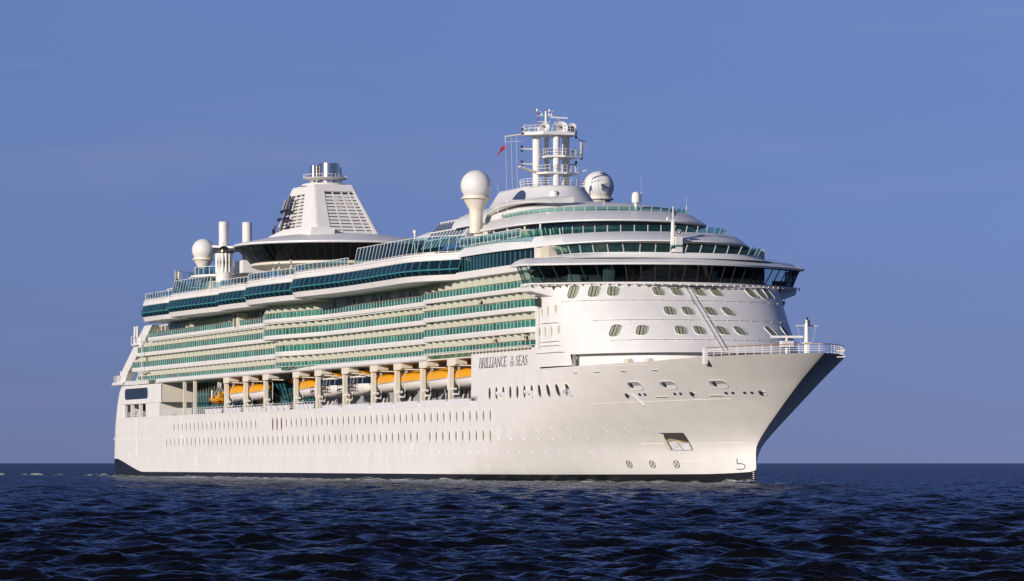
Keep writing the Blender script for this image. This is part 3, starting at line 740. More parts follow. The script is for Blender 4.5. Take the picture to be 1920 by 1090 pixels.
# ---------------------------------------------------------------- lido deck: overhanging bays with knuckled dark glass
def bay(line, end_open=False, tall=None, post=1.9):
    line = [Vector(p) for p in line]
    root = empty('lido_bay', (0,0,0), ship)
    b = MB(); sweep(b, line, [(-7.2, 27.5), (-.8, 27.42), (-.64, 27.47), (-.36, 28.22), (-.6, 28.25), (-7.2, 28.25)]); b.build('lower_band', M['white'], root, 30)
    b = MB(); sweep(b, line, [(-7, 28.25), (-.42, 28.25), (-.02, 28.92), (-.46, 30.2), (-7, 30.2)]); b.build('window_band', M['bglass'], root, 20)
    b = MB()
    for p, n in zip(resample([(v.x, v.y, 0) for v in line], 2.0), normals(resample([(v.x, v.y, 0) for v in line], 2.0))):
        q = lambda o_, z: (p.x+n.x*o_, p.y+n.y*o_, z)
        b.tube(q(-.40, 28.25), q(.0, 28.88), .05, 4); b.tube(q(.0, 28.95), q(-.42, 30.2), .085, 4)
    sweep(b, line, [(-.12, 28.84), (.06, 28.84), (.04, 29.02), (-.12, 29.02)])
    b.build('mullion_frame', M['teal'], root, 20)
    b = MB(); sweep(b, line, [(-7.2, 30.2), (-.40, 30.2), (-.34, 30.3), (-.46, 30.84), (-.66, 30.86), (-.66, 30.93), (-.5, 30.95), (-.62, 31.22), (-.9, 31.24), (-7.2, 31.24)]); b.build('roof_band', M['white'], root, 30)
    inner = [v+n*-.8 for v, n in zip(line, normals(line))]
    def scr(L0, h, lean):
        P = resample([(v.x, v.y, 0) for v in L0], .8); c = [(p.x, p.y) for p in P]
        nn = normals([Vector(p) for p in c]); t = [(p[0]+n.x*lean, p[1]+n.y*lean) for p, n in zip(c, nn)]
        g = MB(); loft(g, [(c, 31.4), (t, 31.24+h)]); go = g.build('windscreen', M['screen'], root)
        s = MB()
        for i in range(0, len(c), max(1, round(post/.8))): s.tube((*c[i], 31.24), (*t[i], 31.24+h), .06, 4)
        s.path([(*p, 31.24+h) for p in t], .055, 4); s.path([(*p, 31.4) for p in c], .04, 4)
        s.build('screen_frame', M['white'], go)
    if tall:
        a = [v for v in inner if v.x <= tall[0]]; t_ = [v for v in inner if tall[0] <= v.x <= tall[1]]; c = [v for v in inner if v.x >= tall[1]]
        if len(a) > 1: scr(a, 1.1, .0)
        if len(t_) > 1: scr(t_, 2.35, -.5)
        if len(c) > 1: scr(c, 1.1, 0)
    else: scr(inner, 1.1, .0)
    return root
def fine(pts, n=5): return smooth2(pts, n)
bay(fine([(38.5, -12.5), (38.3, -17), (39.3, -19.6), (42.5, -20.7), (50, -20.6), (57, -20.3), (61, -19.0)]))
bay(fine([(61.5, -17.5), (61.3, -19.6), (62.8, -21.3), (66, -21.7), (74, -21.4), (83, -20.9), (94, -19.9)]), tall=(62, 86))
bay([(94.2, -19.9), (94.4, -21.2), (103, -20.9), (111.2, -20.2)])
bay(fine([(111.2, -18.6), (111.6, -20.6), (114, -22.0), (119, -22.2), (130, -21.5), (139.5, -20.1)]))
bay(fine([(139.3, -18.8), (139.6, -20.8), (142, -22.5), (147, -22.7), (156, -21.8), (168, -21.2), (185, -21.2), (193, -21.1), (198, -20.0), (201.5, -18.2), (204.5, -16.9)]), tall=(166, 250))
# glass screen along the flush forward part of the same deck
fl = tier(204.5, 228, 240, 16.7, 2.25); fl = [p for p in fl if p[0] < 229 and p[1] < 0]
fl = [(p.x, p.y) for p in resample([(x, y, 0) for x, y in fl], 1.6)]
fs = empty('side_screen', (0,0,0), ship)
g = MB(); loft(g, [(fl, 31.9), (fl, 32.95)]); g.build('windscreen', M['screen'], fs)
g = MB()
for x, y in fl: g.tube((x, y, 31.8), (x, y, 32.95), .055, 4)
g.path([(x, y, 32.95) for x, y in fl], .05, 4); g.path([(x, y, 31.95) for x, y in fl], .04, 4); g.build('screen_frame', M['white'], fs)
g = MB(); g.box(150, 196, -9, 9, 31.2, 33.2); g.build('pool_house', M['cream'], ship, 0)
g = MB(); g.box(204, 222, -15.0, -12, 31.9, 33.3); g.build('deck_wall', M['cream'], ship, 0)
g = MB()
for i in range(5): g.box(206.2+i*.55, 207.6+i*.55, -15.9, -15.1, 31.9+i*.28, 32.0+i*.28)
g.build('deck_stair', M['cream'], ship, 0)

# ---------------------------------------------------------------- mast, domes, funnel and the rest of the top deck
def radome(c, r, zfoot, rp):
    d = empty('radome', (c[0], c[1], 0), ship)
    b = MB(); b.lathe([(r*math.cos(t), c[2]+r*math.sin(t)) for t in np.linspace(-R(38), R(90), 22)], n=36)
    b.lathe([(r*1.005, c[2]-.06), (r*1.012, c[2]), (r*1.005, c[2]+.06)], n=36); b.build('dome_shell', M['white'], d, 50)
    z1 = c[2]-r*.62
    b = MB(); b.lathe([(r*.80, z1), (r*.86, z1-.05), (r*.86, z1-.35), (r*1.0, z1-.37), (r*1.0, z1-.5), (r*.84, z1-.52), (rp*1.05, z1-1.9), (rp, z1-2.2), (rp, zfoot)], n=36); b.build('dome_pedestal', M['cream'], d, 30)
    return d
radome((200.5, -13.0, 40.55), 2.14, 34.0, .95)
radome((47.5, -10.8, 40.0), 2.0, 33.5, .82)
radome((182.6, 11.85, 42.3), 2.23, 37.0, 1.0)
def small_dome(c, r, h, foot):
    d = empty('satcom_dome', (c[0], c[1], 0), ship)
    b = MB(); b.lathe([(r*.9, c[2]), (r, c[2]+.08), (r, c[2]+h*.62), (r*.93, c[2]+h*.82), (r*.6, c[2]+h*.97), (0, c[2]+h)], n=24); b.lathe([(0, c[2]), (r*.9, c[2])], n=24); b.build('dome_shell', M['white'], d)
    b = MB(); b.lathe([(r*.62, c[2]), (.22, c[2]-.35), (.2, foot), (.5, foot)], n=12); b.build('dome_stand', M['white'], d)
small_dome((201.5, -2.0, 38.85), .55, 1.3, 37.4); small_dome((226.0, 0.5, 36.85), .58, 1.45, 35.4)

mast = empty('radar_mast', (0, 0, 0), ship)
CX, CY = 195.0, 0.2
b = MB(); b.lathe([(4.55, 40.75), (4.6, 40.95), (4.3, 41.0), (0, 41.0)], (CX, CY, 0), 32); b.build('mast_base_deck', M['white'], mast)
b = MB()
for i in range(26):
    t = 2*math.pi*i/26; p = (CX+4.45*math.cos(t), CY+4.45*math.sin(t)); q = (CX+4.6*math.cos(t), CY+4.6*math.sin(t)); b.tube((*p, 40.95), (*q, 42.05), .045, 4)
for h, r in ((.4, 4.5), (.75, 4.55), (1.08, 4.6)): b.path([(CX+r*math.cos(t), CY+r*math.sin(t), 40.95+h) for t in np.linspace(0, 2*math.pi, 33)], .035, 4)
b.build('mast_railing', M['white'], mast)
POST = [(193.5, -2.05, .56), (196.5, .0, .48), (193.2, -.5, .34), (194.6, 2.0, .52)]
POST = [(CX-1.0, CY-2.0, .56), (CX+1.3, CY+.1, .47), (CX-2.6, CY+.1, .33), (CX-.3, CY+2.1, .52)]
for x, y, r in POST:
    b = MB(); b.tube((x, y, 40.9), (x, y, 48.5), r, 18); b.build('mast_column', M['white'], mast)
def plat(poly, z, th, holes=None):
    b = MB(); b.prism([(x, y, z) for x, y in poly], (0, 0, th)); return b
top = [(CX-2.4, CY-3.6), (CX+.2, CY-4.2), (CX+2.2, CY-2.2), (CX+2.4, CY+2.4), (CX+.6, CY+3.4), (CX-2.2, CY+3.0)]
b = plat(top, 48.25, .38); b.build('mast_platform', M['white'], mast, 0)
mid = [(CX-2.5, CY-1.2), (CX+1.6, CY-1.4), (CX+2.3, CY+1.0), (CX+1.5, CY+3.4), (CX-1.8, CY+3.2)]
b = plat(mid, 45.15, .25); b.build('mast_platform', M['white'], mast, 0)
lo = [(CX-2.5, CY-1.6), (CX-.4, CY-2.4), (CX+1.9, CY-1.4), (CX+2.1, CY+1.4), (CX+1.2, CY+3.4), (CX-1.8, CY+3.2)]
b = plat(lo, 42.85, .25); b.build('mast_platform', M['white'], mast, 0)
b = MB(); b.prism([(CX-1.2, CY-2.5, 43.0), (CX-.6, CY-4.9, 43.75), (CX-.6, CY-4.9, 43.9), (CX-1.2, CY-2.5, 43.35)], (1.1, 0, 0)); b.prism([(CX, CY+3.2, 42.9), (CX, CY+4.9, 43.5), (CX, CY+4.9, 43.62), (CX, CY+3.2, 43.2)], (.7, 0, 0)); b.build('mast_outrigger', M['white'], mast, 0)
for poly, z in ((top, 48.63), (mid, 45.4), (lo, 43.1)):
    b = MB(); pp = [(x, y) for x, y in poly]; P = resample([(x, y, 0) for x, y in pp+pp[:1]], .85)
    for p in P: b.tube((p.x, p.y, z), (p.x, p.y, z+.95), .035, 4)
    for h in (.5, .95): b.path([(p.x, p.y, z+h) for p in P], .03, 4)
    b.build('mast_railing', M['white'], mast)
def lamp_arm(y, z, s_):
    b = MB(); b.tube((CX-1, CY+y-s_*2.0, z), (CX-1, CY+y, z), .12, 6); o_ = b.build('lamp_arm', M['white'], mast)
    b = MB(); b.tube((CX-1, CY+y, z+.12), (CX-1, CY+y, z+.5), .17, 8); b.tube((CX-1, CY+y, z-.12), (CX-1, CY+y, z-.42), .17, 8); b.build('mast_lamp', M['dgrey'], o_)
for y, z, s_ in ((-4.2, 46.4, -1), (-4.2, 44.3, -1), (3.9, 46.2, 1), (3.9, 44.4, 1), (3.9, 48.5, 1), (-4.1, 48.8, -1)): lamp_arm(y, z, s_)
b = MB(); b.tube((CX-1.2, CY-3.8, 48.5), (CX-1.2, CY-6.6, 48.05), .12, 6); b.tube((CX-1.2, CY-4.2, 47.5), (CX-1.2, CY-6.6, 47.3), .04, 4); b.tube((CX-1.2, CY-6.6, 48.05), (CX-1.2, CY-6.6, 47.3), .04, 4); b.build('signal_yard', M['white'], mast)
b = MB()
for y in (-6.55, -5.7, -4.95): b.tube((CX-1.2, CY+y, 48.1), (CX-1.2+.3, CY+y+.1, 39), .022, 3)
b.build('halyard', M['white'], mast, 0)
b = MB(); b.path([(CX+.6, CY+3.4, 47.9), (CX+.6, CY+4.8, 47.5), (CX+.6, CY+4.8, 46.5), (CX+.6, CY+3.3, 46.5)], .05, 4); b.tube((CX+.6, CY+4.1, 47.6), (CX+.6, CY+4.1, 45), .22, 6); b.build('antenna_cage', M['grey'], mast)
def horn(x, y, z, r):
    b = MB(); ax = Vector((math.cos(R(-14)), math.sin(R(-14)), 0)); u = ax.orthogonal().normalized(); v_ = ax.cross(u); rows_ = []
    for d, rr in ((-1.3, .12), (-.9, .14), (-.5, .2), (-.2, .36), (.0, .72), (.06, 1.0), (.08, 1.0), (.02, .94), (-.2, .45), (-.45, .22), (-.5, .0)):
        rows_.append([tuple(Vector((x, y, z))+ax*d*r*1.3+(u*math.cos(t)+v_*math.sin(t))*rr*r) for t in np.linspace(0, 2*math.pi, 21)[:-1]])
    b.grid(rows_, close=True); b.tube((x-.3, y, z-.2), (x-.3, y, 48.6), .15, 8); o_ = b.build('ship_horn', M['white'], mast, 45)
    b = MB(); c = Vector((x, y, z)) - ax*.28*r; b.tube(c, c+ax*.1, .17*r, 10); b.build('horn_throat', M['dgrey'], o_)
horn(CX+1.2, CY-1.6, 49.35, .66); horn(CX+2.1, CY+.55, 49.25, .88); horn(CX+1.2, CY+2.45, 49.35, .66)
TZ = lambda z: 48.6+(z-48.6)*.70
b = MB(); b.tube((CX-.2, CY-.9, 48.6), (CX-.2, CY-.9, TZ(53.0)), .2, 10, r2=.15); b.box(CX-1, CY*0+CX-.2, CY-1.9, CY-1.2, 48.6, TZ(50.1))
for z, a, c in ((52.1, -1.25, 1.0), (50.9, -1.25, .7), (49.9, -1.25, 0)): b.tube((CX-.2, CY-.9+a, TZ(z)), (CX-.2, CY-.9+c, TZ(z)), .08, 6)
for y in (-1.3, .55): b.tube((CX-.2, CY-.9+y, TZ(53.0)), (CX-.2, CY-.3+y, TZ(53.0)), .06, 5); b.lathe([(0, 0), (.16, .02), (.16, .36), (0, .38)], (CX-.2, CY-.9+y, TZ(52.9)), 8)
for y in (-.6, .5, .9): b.tube((CX-.2, CY-.9+y, TZ(52.1)), (CX-.2, CY-.9+y, TZ(52.6)), .12, 6)
b.build('topmast', M['white'], mast)
for y, z in ((-1.2, 52.15), (.95, 52.15), (-1.2, 50.95), (-1.2, 49.9)):
    b = MB(); b.tube((CX-.2, CY-.9+y, TZ(z)+.05), (CX-.2, CY-.9+y, TZ(z)+.36), .12, 8); b.build('mast_light', M['red'], mast)
b = MB(); b.obox((CX+.8, CY+.7, 50.75), (.9, 1.0, -.12), (.08, -.08, 0), (0, 0, .1)); b.tube((CX+.8, CY+.7, 50.0), (CX+.8, CY+.7, 50.7), .12, 8); b.box(CX+.3, CX+1.3, CY+.1, CY+1.3, 49.7, 50.15); b.build('radar_scanner', M['grey'], mast)
for x, y, z0, z1 in ((CX-2.2, CY-3.3, 48.6, 50.2), (205.5, -11.6, 35.5, 40.6), (225.5, 1.4, 36.6, 40.4), (213, -6, 36.3, 39.6), (222, -2.5, 36, 38.9), (224, 8.5, 35.7, 38.0)):
    b = MB(); b.tube((x, y, z0), (x, y, z0+(z1-z0)*.45), .05, 5); b.tube((x, y, z0+(z1-z0)*.45), (x, y, z1), .015, 4); b.build('whip_antenna', M['white'], ship)
b = MB(); b.path([(205.6, -10.2, 35.6), (205.6, -10.2, 38.2), (205.6, -6.2, 38.4)], .14, 6); b.build('pipe_frame', M['white'], ship)
b = MB(); b.lathe([(0, 0), (.1, 0), (.1, .7), (.28, .75), (.3, 1.05), (0, 1.25)], (206.5, -8.8, 36.5), 12); b.build('deck_light', M['white'], ship)

# signal mast on the bridge roof with its searchlight
bm_ = empty('bridge_mast', (244.3, -1.7, 0), ship)
b = MB(); b.prism([(-.4, -.45, 29.3), (.4, -.45, 29.3), (.4, .45, 29.3), (-.4, .45, 29.3)], (0, 0, .1)); b.tube((0, 0, 29.3), (0, 0, 33.3), .42, 8, r2=.24); b.tube((0, 0, 33.3), (0, 0, 35.1), .08, 6); b.box(-.3, .5, .2, 1.1, 29.3, 31.3); b.tube((0, -.9, 33.35), (0, .35, 33.35), .15, 6); b.tube((0, -.75, 33.3), (0, -.75, 33.75), .16, 6); b.build('mast_column', M['white'], bm_)
def searchlight(par, c, r):
    ax = Vector((.93, -.36, -.05)).normalized(); b = MB(); b.tube(Vector(c)-ax*r*1.1, Vector(c)+ax*r*.6, r*.8, 14, r2=r); o_ = b.build('searchlight', M['white'], par)
    b = MB(); p = Vector(c)+ax*r*.62; b.tube(p, p+ax*.02, r*.85, 14); b.build('lamp_glass', M['dgrey'], o_)
    b = MB(); p = Vector(c)+ax*r*.66; b.tube(p, p+ax*.02, r*.34, 10); b.build('lamp_bulb', M['canvas'], o_)
searchlight(bm_, (.5, .62, 31.85), .34)
b = MB(); b.tube((.1, .25, 34.0), (.1, .25, 34.5), .14, 8); b.build('mast_lamp', M['dgrey'], bm_)
b = MB(); b.box(236.4, 237.6, 15.9, 17.1, 24.2, 24.4); b.path([(237, 16.0, 24.2), (237, 15.95, 23.3), (237, 16.2, 22.95)], .05, 4); b.path([(237, 17.0, 24.2), (237, 17.05, 23.3), (237, 16.8, 22.95)], .05, 4); wl = b.build('wing_lamp_bracket', M['white'], bridge)
searchlight(wl, (237.1, 16.5, 23.35), .42)
b = MB(); b.box(234.3, 235.1, -16.75, -16.12, 22.6, 23.6); b.build('signal_lamp', M['dgrey'], ship, 0)
b = MB(); b.box(234.2, 235.0, -17.2, -16.1, 23.9, 24.05); b.tube((234.6, -16.6, 23.0), (234.6, -16.6, 23.9), .1, 6); b.box(234.1, 235.3, -17.5, -16.5, 24.3, 24.5); b.tube((234.6, -17.0, 24.0), (234.6, -17.0, 24.4), .2, 6)
for dx in (0, .55): b.tube((233.9+dx, -16.35, 17.2), (233.9+dx, -16.35, 22.6), .06, 5)
for z in np.arange(17.4, 22.6, .42): b.tube((233.9, -16.35, z), (234.45, -16.35, z), .035, 4)
b.build('side_ladder', M['white'], ship)

# bow furniture
fm = empty('bow_mast', (279.6, 1.0, 0), ship)
b = MB(); b.tube((0, 0, 13.95), (0, 0, 19.0), .36, 12, r2=.25); b.tube((0, 0, 19.0), (0, 0, 19.55), .16, 8); b.tube((0, -1.4, 18.75), (0, 1.4, 18.75), .09, 6); b.box(-.3, .3, -.5, .5, 16.6, 16.8); b.build('mast_column', M['white'], fm)
b = MB(); b.tube((.1, 0, 19.45), (.1, 0, 19.75), .15, 8); b.tube((.35, .12, 18.75), (.35, .12, 19.4), .15, 8); b.build('mast_lamp', M['dgrey'], fm)
b = MB(); b.tube((0, -1.2, 18.75), (0, -.5, 15.6), .02, 3); b.tube((0, 1.2, 18.75), (0, .6, 16.2), .02, 3); b.build('mast_stay', M['white'], fm)
fr_ = empty('bow_radar', (277.6, -.7, 0), ship)
b = MB(); b.tube((0, 0, 13.95), (0, 0, 16.6), .18, 8); b.box(-.45, .45, -.75, .75, 16.35, 17.0); b.tube((0, 0, 17), (0, 0, 17.35), .15, 8); b.build('radar_stand', M['white'], fr_)
b = MB(); b.obox((0, 0, 17.5), (.5, 1.9, 0), (.09, -.03, 0), (0, 0, .13)); b.build('radar_bar', M['white'], fr_, 0)
rail = []
for x in list(np.linspace(272.6, 284, 14))+[286.8-2.6*(1-q)**2 for q in np.linspace(0, 1, 14)]: rail.append((x, -max(.0, half_breadth(x, sheer(x))-.12), sheer(x)))
rail += [(x, -y, z) for x, y, z in reversed(rail)]
b = MB()
for i, p in enumerate(resample(rail, 1.25)): b.tube(p, (p.x, p.y, p.z+1.05), .05 if i % 4 else .09, 4)
for h in (.3, .55, .8): b.path([(x, y, z+h) for x, y, z in rail], .028, 4)
br_ = b.build('bow_railing', M['white'], ship)
b = MB(); b.path([(x, y, z+1.07) for x, y, z in rail], .055, 5); b.build('hand_rail', M['wood'], br_)
b = MB(); b.box(272.0, 272.7, -9.2, -8.8, 14.3, 16.2); b.box(268, 272, -4, 4, 13.9, 15.0); b.box(260, 263, -9, -6, 13.9, 15.2); b.build('deck_locker', M['white'], ship, 0)
for x, y in ((266, -7.5), (271, -6), (258, -10.5), (255, -12)):
    b = MB(); b.box(x-.7, x+.7, y-.5, y+.5, 13.95, 14.9); b.tube((x-.8, y, 15), (x+.8, y, 15), .4, 10); b.build('deck_winch', M['cream'], ship, 0)
for z, q in ((15.6, .5), (14.9, .3)): b = MB(); b.tube((286.0, 2.0, z), (286.6, 2.6, z), .06, 5); b.lathe([(0, -.15), (.15, -.05), (.15, .1), (0, .18)], (286.65, 2.65, z), 8); b.build('bow_light', M['white'], ship)

# funnel: louvred sides, solid corner panel, ring platform, polished stacks, emblem
fn = empty('funnel', (0, 0, 0), ship)
FB = [(77.5, -6.6), (99.3, -5.3), (99.3, 5.3), (77.5, 6.6)]; FT = [(80.0, -3.9), (90.6, -3.2), (90.6, 3.2), (80.0, 3.9)]
ZB, ZT = 39.6, 48.6
def fpt(i, t): return Vector((FB[i][0]+(FT[i][0]-FB[i][0])*t, FB[i][1]+(FT[i][1]-FB[i][1])*t, ZB+(ZT-ZB)*t))
b = MB(); core = [[Vector((x, y, 0)) for x, y in q] for q in (FB, FT)]
def inset(i, t, k):
    c = (fpt(0, t)+fpt(1, t)+fpt(2, t)+fpt(3, t))/4; return fpt(i, t).lerp(c, k)
b.grid([[inset(i, t, .22) for i in range(4)] for t in (0, 1)], close=True); b.build('funnel_core', M['inner'], fn, 0)
b = MB()
def fpanel(i, j, u0, u1, t0, t1, out=.0):
    P = []
    for u, t in ((u0, t0), (u1, t0), (u1, t1), (u0, t1)): P.append(fpt(i, t).lerp(fpt(j, t), u))
    nn = (P[1]-P[0]).cross(P[3]-P[0]).normalized()*.25
    b.prism([p-nn*.4 for p in P], nn*1.0)
fpanel(0, 1, .62, .995, 0, .86); fpanel(1, 2, .005, .22, 0, .88); fpanel(1, 2, .94, .995, 0, .88); fpanel(0, 1, 0, .995, .86, .99); fpanel(1, 2, .005, .995, .88, .99); fpanel(2, 3, .005, .995, 0, .99); fpanel(3, 0, .005, .995, .0, .99); fpanel(0, 1, 0, .05, 0, .86)
b.build('funnel_casing', M['white'], fn, 0)
b = MB(); b.prism([fpt(i, 1.0)+Vector((0, 0, .0)) for i in range(4)], (0, 0, .22)); b.lathe([(3.9, 48.8), (3.7, 49.15), (3.0, 49.35), (0, 49.4)], (85.4, 0, 0), 28); b.build('funnel_cap', M['white'], fn, 40)
b = MB()
for k in range(13):
    t = .015+.065*k
    for i, j, u0, u1 in ((0, 1, .05, .63), (1, 2, .2, .95)):
        p, q = fpt(i, t).lerp(fpt(j, t), u0), fpt(i, t).lerp(fpt(j, t), u1); d = (q-p).normalized(); nn = Vector((d.y, -d.x, 0))
        p2, q2 = p+Vector((0, 0, .34))-nn*.24, q+Vector((0, 0, .34))-nn*.24
        b.add([p+nn*.1, q+nn*.1, q2, p2, p+nn*.1-Vector((0,0,.07)), q+nn*.1-Vector((0,0,.07))], [(0,1,2,3), (0,4,5,1)])
    if k < 12:
        pass
for i, j, us in ((0, 1, (.25, .45)), (1, 2, (.42, .64, .82))):
    for u in us: b.tube(fpt(i, 0).lerp(fpt(j, 0), u), fpt(i, .87).lerp(fpt(j, .87), u), .13, 4)
b.build('funnel_louvre', M['white'], fn, 0)
b = MB(); b.lathe([(2.0, 49.75), (3.55, 50.0), (3.75, 50.15), (3.6, 50.22), (2.1, 50.0)], (85.8, 0, 0), 40)
for i in range(12):
    t = 2*math.pi*i/12; b.tube((85.8+2.6*math.cos(t), 2.6*math.sin(t), 49.2), (85.8+2.4*math.cos(t+.3), 2.4*math.sin(t+.3), 49.85), .07, 4)
for i in range(30):
    t = 2*math.pi*i/30; b.tube((85.8+3.6*math.cos(t), 3.6*math.sin(t), 50.2), (85.8+3.6*math.cos(t), 3.6*math.sin(t), 50.7), .04, 4)
b.path([(85.8+3.6*math.cos(t), 3.6*math.sin(t), 50.7) for t in np.linspace(0, 2*math.pi, 41)], .04, 4); b.build('ring_platform', M['white'], fn)
for x, y, r, z in ((86.3, .6, 1.75, 52.6), (84.6, -1.45, .75, 52.3), (85.9, 2.3, .6, 52.0)):
    b = MB(); b.lathe([(r, 49.2), (r, z), (r-.06, z), (r-.06, z-.5), (0, z-.5)], (x, y, 0), 28); b.build('exhaust_stack', M['steel'], fn, 40)
def emblem(side):
    e = MB(); q = lambda u, v: (fpt(0, v).lerp(fpt(1, v), u))
    for (u0, v0), (u1, v1), r in (((.12,.56),(.12,.78),.32), ((.22,.56),(.22,.84),.32), ((.32,.56),(.32,.78),.32), ((.10,.55),(.34,.55),.36), ((.22,.10),(.22,.56),.34), ((.08,.40),(.36,.40),.3), ((.04,.22),(.10,.10),.3), ((.10,.10),(.22,.04),.34), ((.22,.04),(.36,.10),.34), ((.36,.10),(.42,.24),.3), ((.04,.22),(.03,.30),.26), ((.42,.24),(.43,.31),.26)):
        a, c = q(u0, v0), q(u1, v1); o_ = Vector((0, -.95, .2)); a, c = a+o_, c+o_
        if side > 0: a.y, c.y = -a.y, -c.y
        e.tube(a, c, r, 6)
    e.build('crown_anchor_emblem', M['navy'], fn)
emblem(-1); emblem(1)
b = MB(); b.prism([(75.5, -8.2, 39.0), (102.5, -7.6, 38.9), (102.5, -7.3, 40.9), (95, -7.3, 41.3), (86, -7.5, 41.3), (79.5, -7.9, 40.6)], (0, 4.0, 0)); b.build('funnel_fairing', M['white'], fn, 0)

# round lounge wrapped about the funnel foot
lo_ = empty('observation_lounge', (93.5, 0, 0), ship)
b = MB(); b.lathe([(17.2, 38.0), (17.45, 38.12), (17.4, 38.38), (16.8, 38.6), (12, 39.55), (8, 40.1), (0, 40.3)], n=72); b.build('lounge_roof', M['roof'], lo_, 50)
b = MB(); b.lathe([(16.9, 38.02), (14.4, 35.35)], n=72); b.build('lounge_glass', M['lglass'], lo_, 50)
b = MB()
for i in range(72):
    t = 2*math.pi*i/72; b.tube((16.93*math.cos(t), 16.93*math.sin(t), 38.0), (14.43*math.cos(t), 14.43*math.sin(t), 35.35), .045, 4)
b.lathe([(14.42, 35.3), (14.5, 35.42), (14.3, 35.42)], n=72); b.build('mullion_frame', M['dgrey'], lo_)
b = MB(); b.lathe([(14.35, 35.35), (14.55, 35.2), (14.5, 34.9), (13.6, 34.55), (9, 33.9), (9, 31.2)], n=72); b.build('lounge_underside', M['cream'], lo_, 40)
b = MB(); b.lathe([(5.6, 36.2), (4.9, 36.9), (3.2, 37.6), (1.4, 38.0), (0, 38.1)], (146, 1.5, 0), 32); b.build('cone_skylight', M['roof'], ship, 50)
b = MB(); b.lathe([(0, 0), (.16, 0), (.16, .55), (.3, .6), (.3, 1.0), (0, 1.15)], (134, 0, 37.6), 12); b.tube((134, 0, 31), (134, 0, 37.7), .1, 6); b.build('dome_camera', M['white'], ship)

# sloping glass roof over the pool
gd = empty('pool_glass_roof', (0, 0, 0), ship)
def gp(x, t):                                       # arch section, t 0..1 from the starboard foot to the crown; the crown leans forward
    y = interp(t, [(0, -11.5), (.55, -10.0), (1, -5.0)]); z = interp(t, [(0, 33.3), (.55, 35.7), (1, 37.9)])
    return Vector((x + interp(t, [(0, 0), (.55, 0.2), (1, -10.5)]), y, z))
x0, x1 = 172, 189
b = MB(); b.grid([[gp(x, t) for t in (0, .25, .55, 1)]+[Vector((x-10.5, 4, 37.9)), Vector((x, 11, 33))] for x in (x0, x1)]); b.build('roof_panes', M['solar'], gd, 0)
b = MB()
for x in np.linspace(x0, x1, 12): b.path([gp(x, t)+Vector((0, -.04, .04)) for t in (0, .25, .55, 1)], .06 if x < x1 else .24, 4)
for t in (.28, .55, 1): b.tube(gp(x0, t)+Vector((0, -.05, .05)), gp(x1, t)+Vector((0, -.05, .05)), .12, 4)
b.build('roof_frame', M['white'], gd)

# after deck: paired exhaust pipes, fluted vent tower with brass cap, round pavilion
for y in (-6.0, -1.7):
    b = MB(); b.lathe([(.86, 33), (.86, 45.3), (.8, 45.35), (0, 45.3)], (43.5, y, 0), 20)
    for z in np.arange(43.3, 45.2, .45): b.lathe([(.86, z), (.9, z+.04), (.86, z+.08)], (43.5, y, 0), 20)
    b.build('exhaust_pipe', M['white'], ship, 30)
b = MB(); b.prism([(44.2, -6.4, 41.35), (44.2, -5.9, 41.35), (44.2, -5.9, 41.7), (44.2, -6.15, 41.5), (44.2, -6.4, 41.55)], (.12, 0, 0)); b.build('red_mark', M['red'], ship, 0)
b = MB(); b.prism([(40, -7.5, 40.0), (46, -12, 40.7), (52, -7, 40.2), (60, -3, 40.2), (46, 2, 40.2)], (0, 0, .35)); b.build('wing_canopy', M['white'], ship, 0)
vt = empty('vent_tower', (66.5, -12.2, 0), ship)
b = MB(); n_ = 36; rows_ = []
for z, r in ((32.5, 1.42), (34.9, 1.42), (35.0, 1.5), (35.1, 1.5)): rows_.append([(r*math.cos(2*math.pi*i/n_), r*math.sin(2*math.pi*i/n_), z) for i in range(n_)])
b.grid(rows_, close=True); b.lathe([(1.36, 35.1), (1.36, 38.4), (1.5, 38.5)], n=36)
for i in range(14):
    t = 2*math.pi*i/14; b.tube((1.36*math.cos(t), 1.36*math.sin(t), 35.1), (1.36*math.cos(t), 1.36*math.sin(t), 38.4), .16, 6)
b.build('tower_shaft', M['white'], vt, 30)
b = MB()
for i in range(14):
    t = 2*math.pi*(i+.5)/14; c = Vector((1.37*math.cos(t), 1.37*math.sin(t), 36.8)); u = Vector((-math.sin(t), math.cos(t), 0))
    b.add([c+u*.0+Vector((0,0,-1.3)), c+u*.13, c+Vector((0,0,1.3)), c-u*.13], [(0,1,2,3)])
b.build('vent_grille', M['dgrey'], vt, 0)
b = MB(); b.lathe([(1.45, 38.4), (1.75, 38.5), (1.75, 38.72), (.9, 38.74)], n=28); b.build('tower_rim', M['dgrey'], vt)
b = MB(); b.lathe([(.95*math.cos(t), 38.72+.98*math.sin(t)) for t in np.linspace(0, math.pi/2, 12)], n=28); b.build('brass_cap', M['brass'], vt, 60)
pv = empty('aft_pavilion', (57, -8.5, 0), ship)
def ring_glass(par, r, z0, z1, a0, a1, m_, n_=18):
    g = MB(); g.lathe([(r, z0), (r, z1)], n=n_*2, a0=R(a0), a1=R(a1)); o_ = g.build('windscreen', m_, par)
    g = MB()
    for t in np.linspace(R(a0), R(a1), n_): g.tube((r*math.cos(t), r*math.sin(t), z0), (r*math.cos(t), r*math.sin(t), z1), .07, 4)
    for z in (z0, z1): g.path([(r*math.cos(t), r*math.sin(t), z) for t in np.linspace(R(a0), R(a1), 30)], .06, 4)
    g.build('screen_frame', M['white'], o_)
b = MB(); b.lathe([(0, 34.5), (6.6, 34.5), (7.0, 34.7), (6.9, 35.0), (0, 35.05)], n=40); b.build('pavilion_roof', M['white'], pv, 40)
ring_glass(pv, 6.2, 35.05, 36.45, 180, 400, M['screen'])
ring_glass(pv, 9.6, 33.4, 36.0, 175, 250, M['screen'], 9)
b = MB()
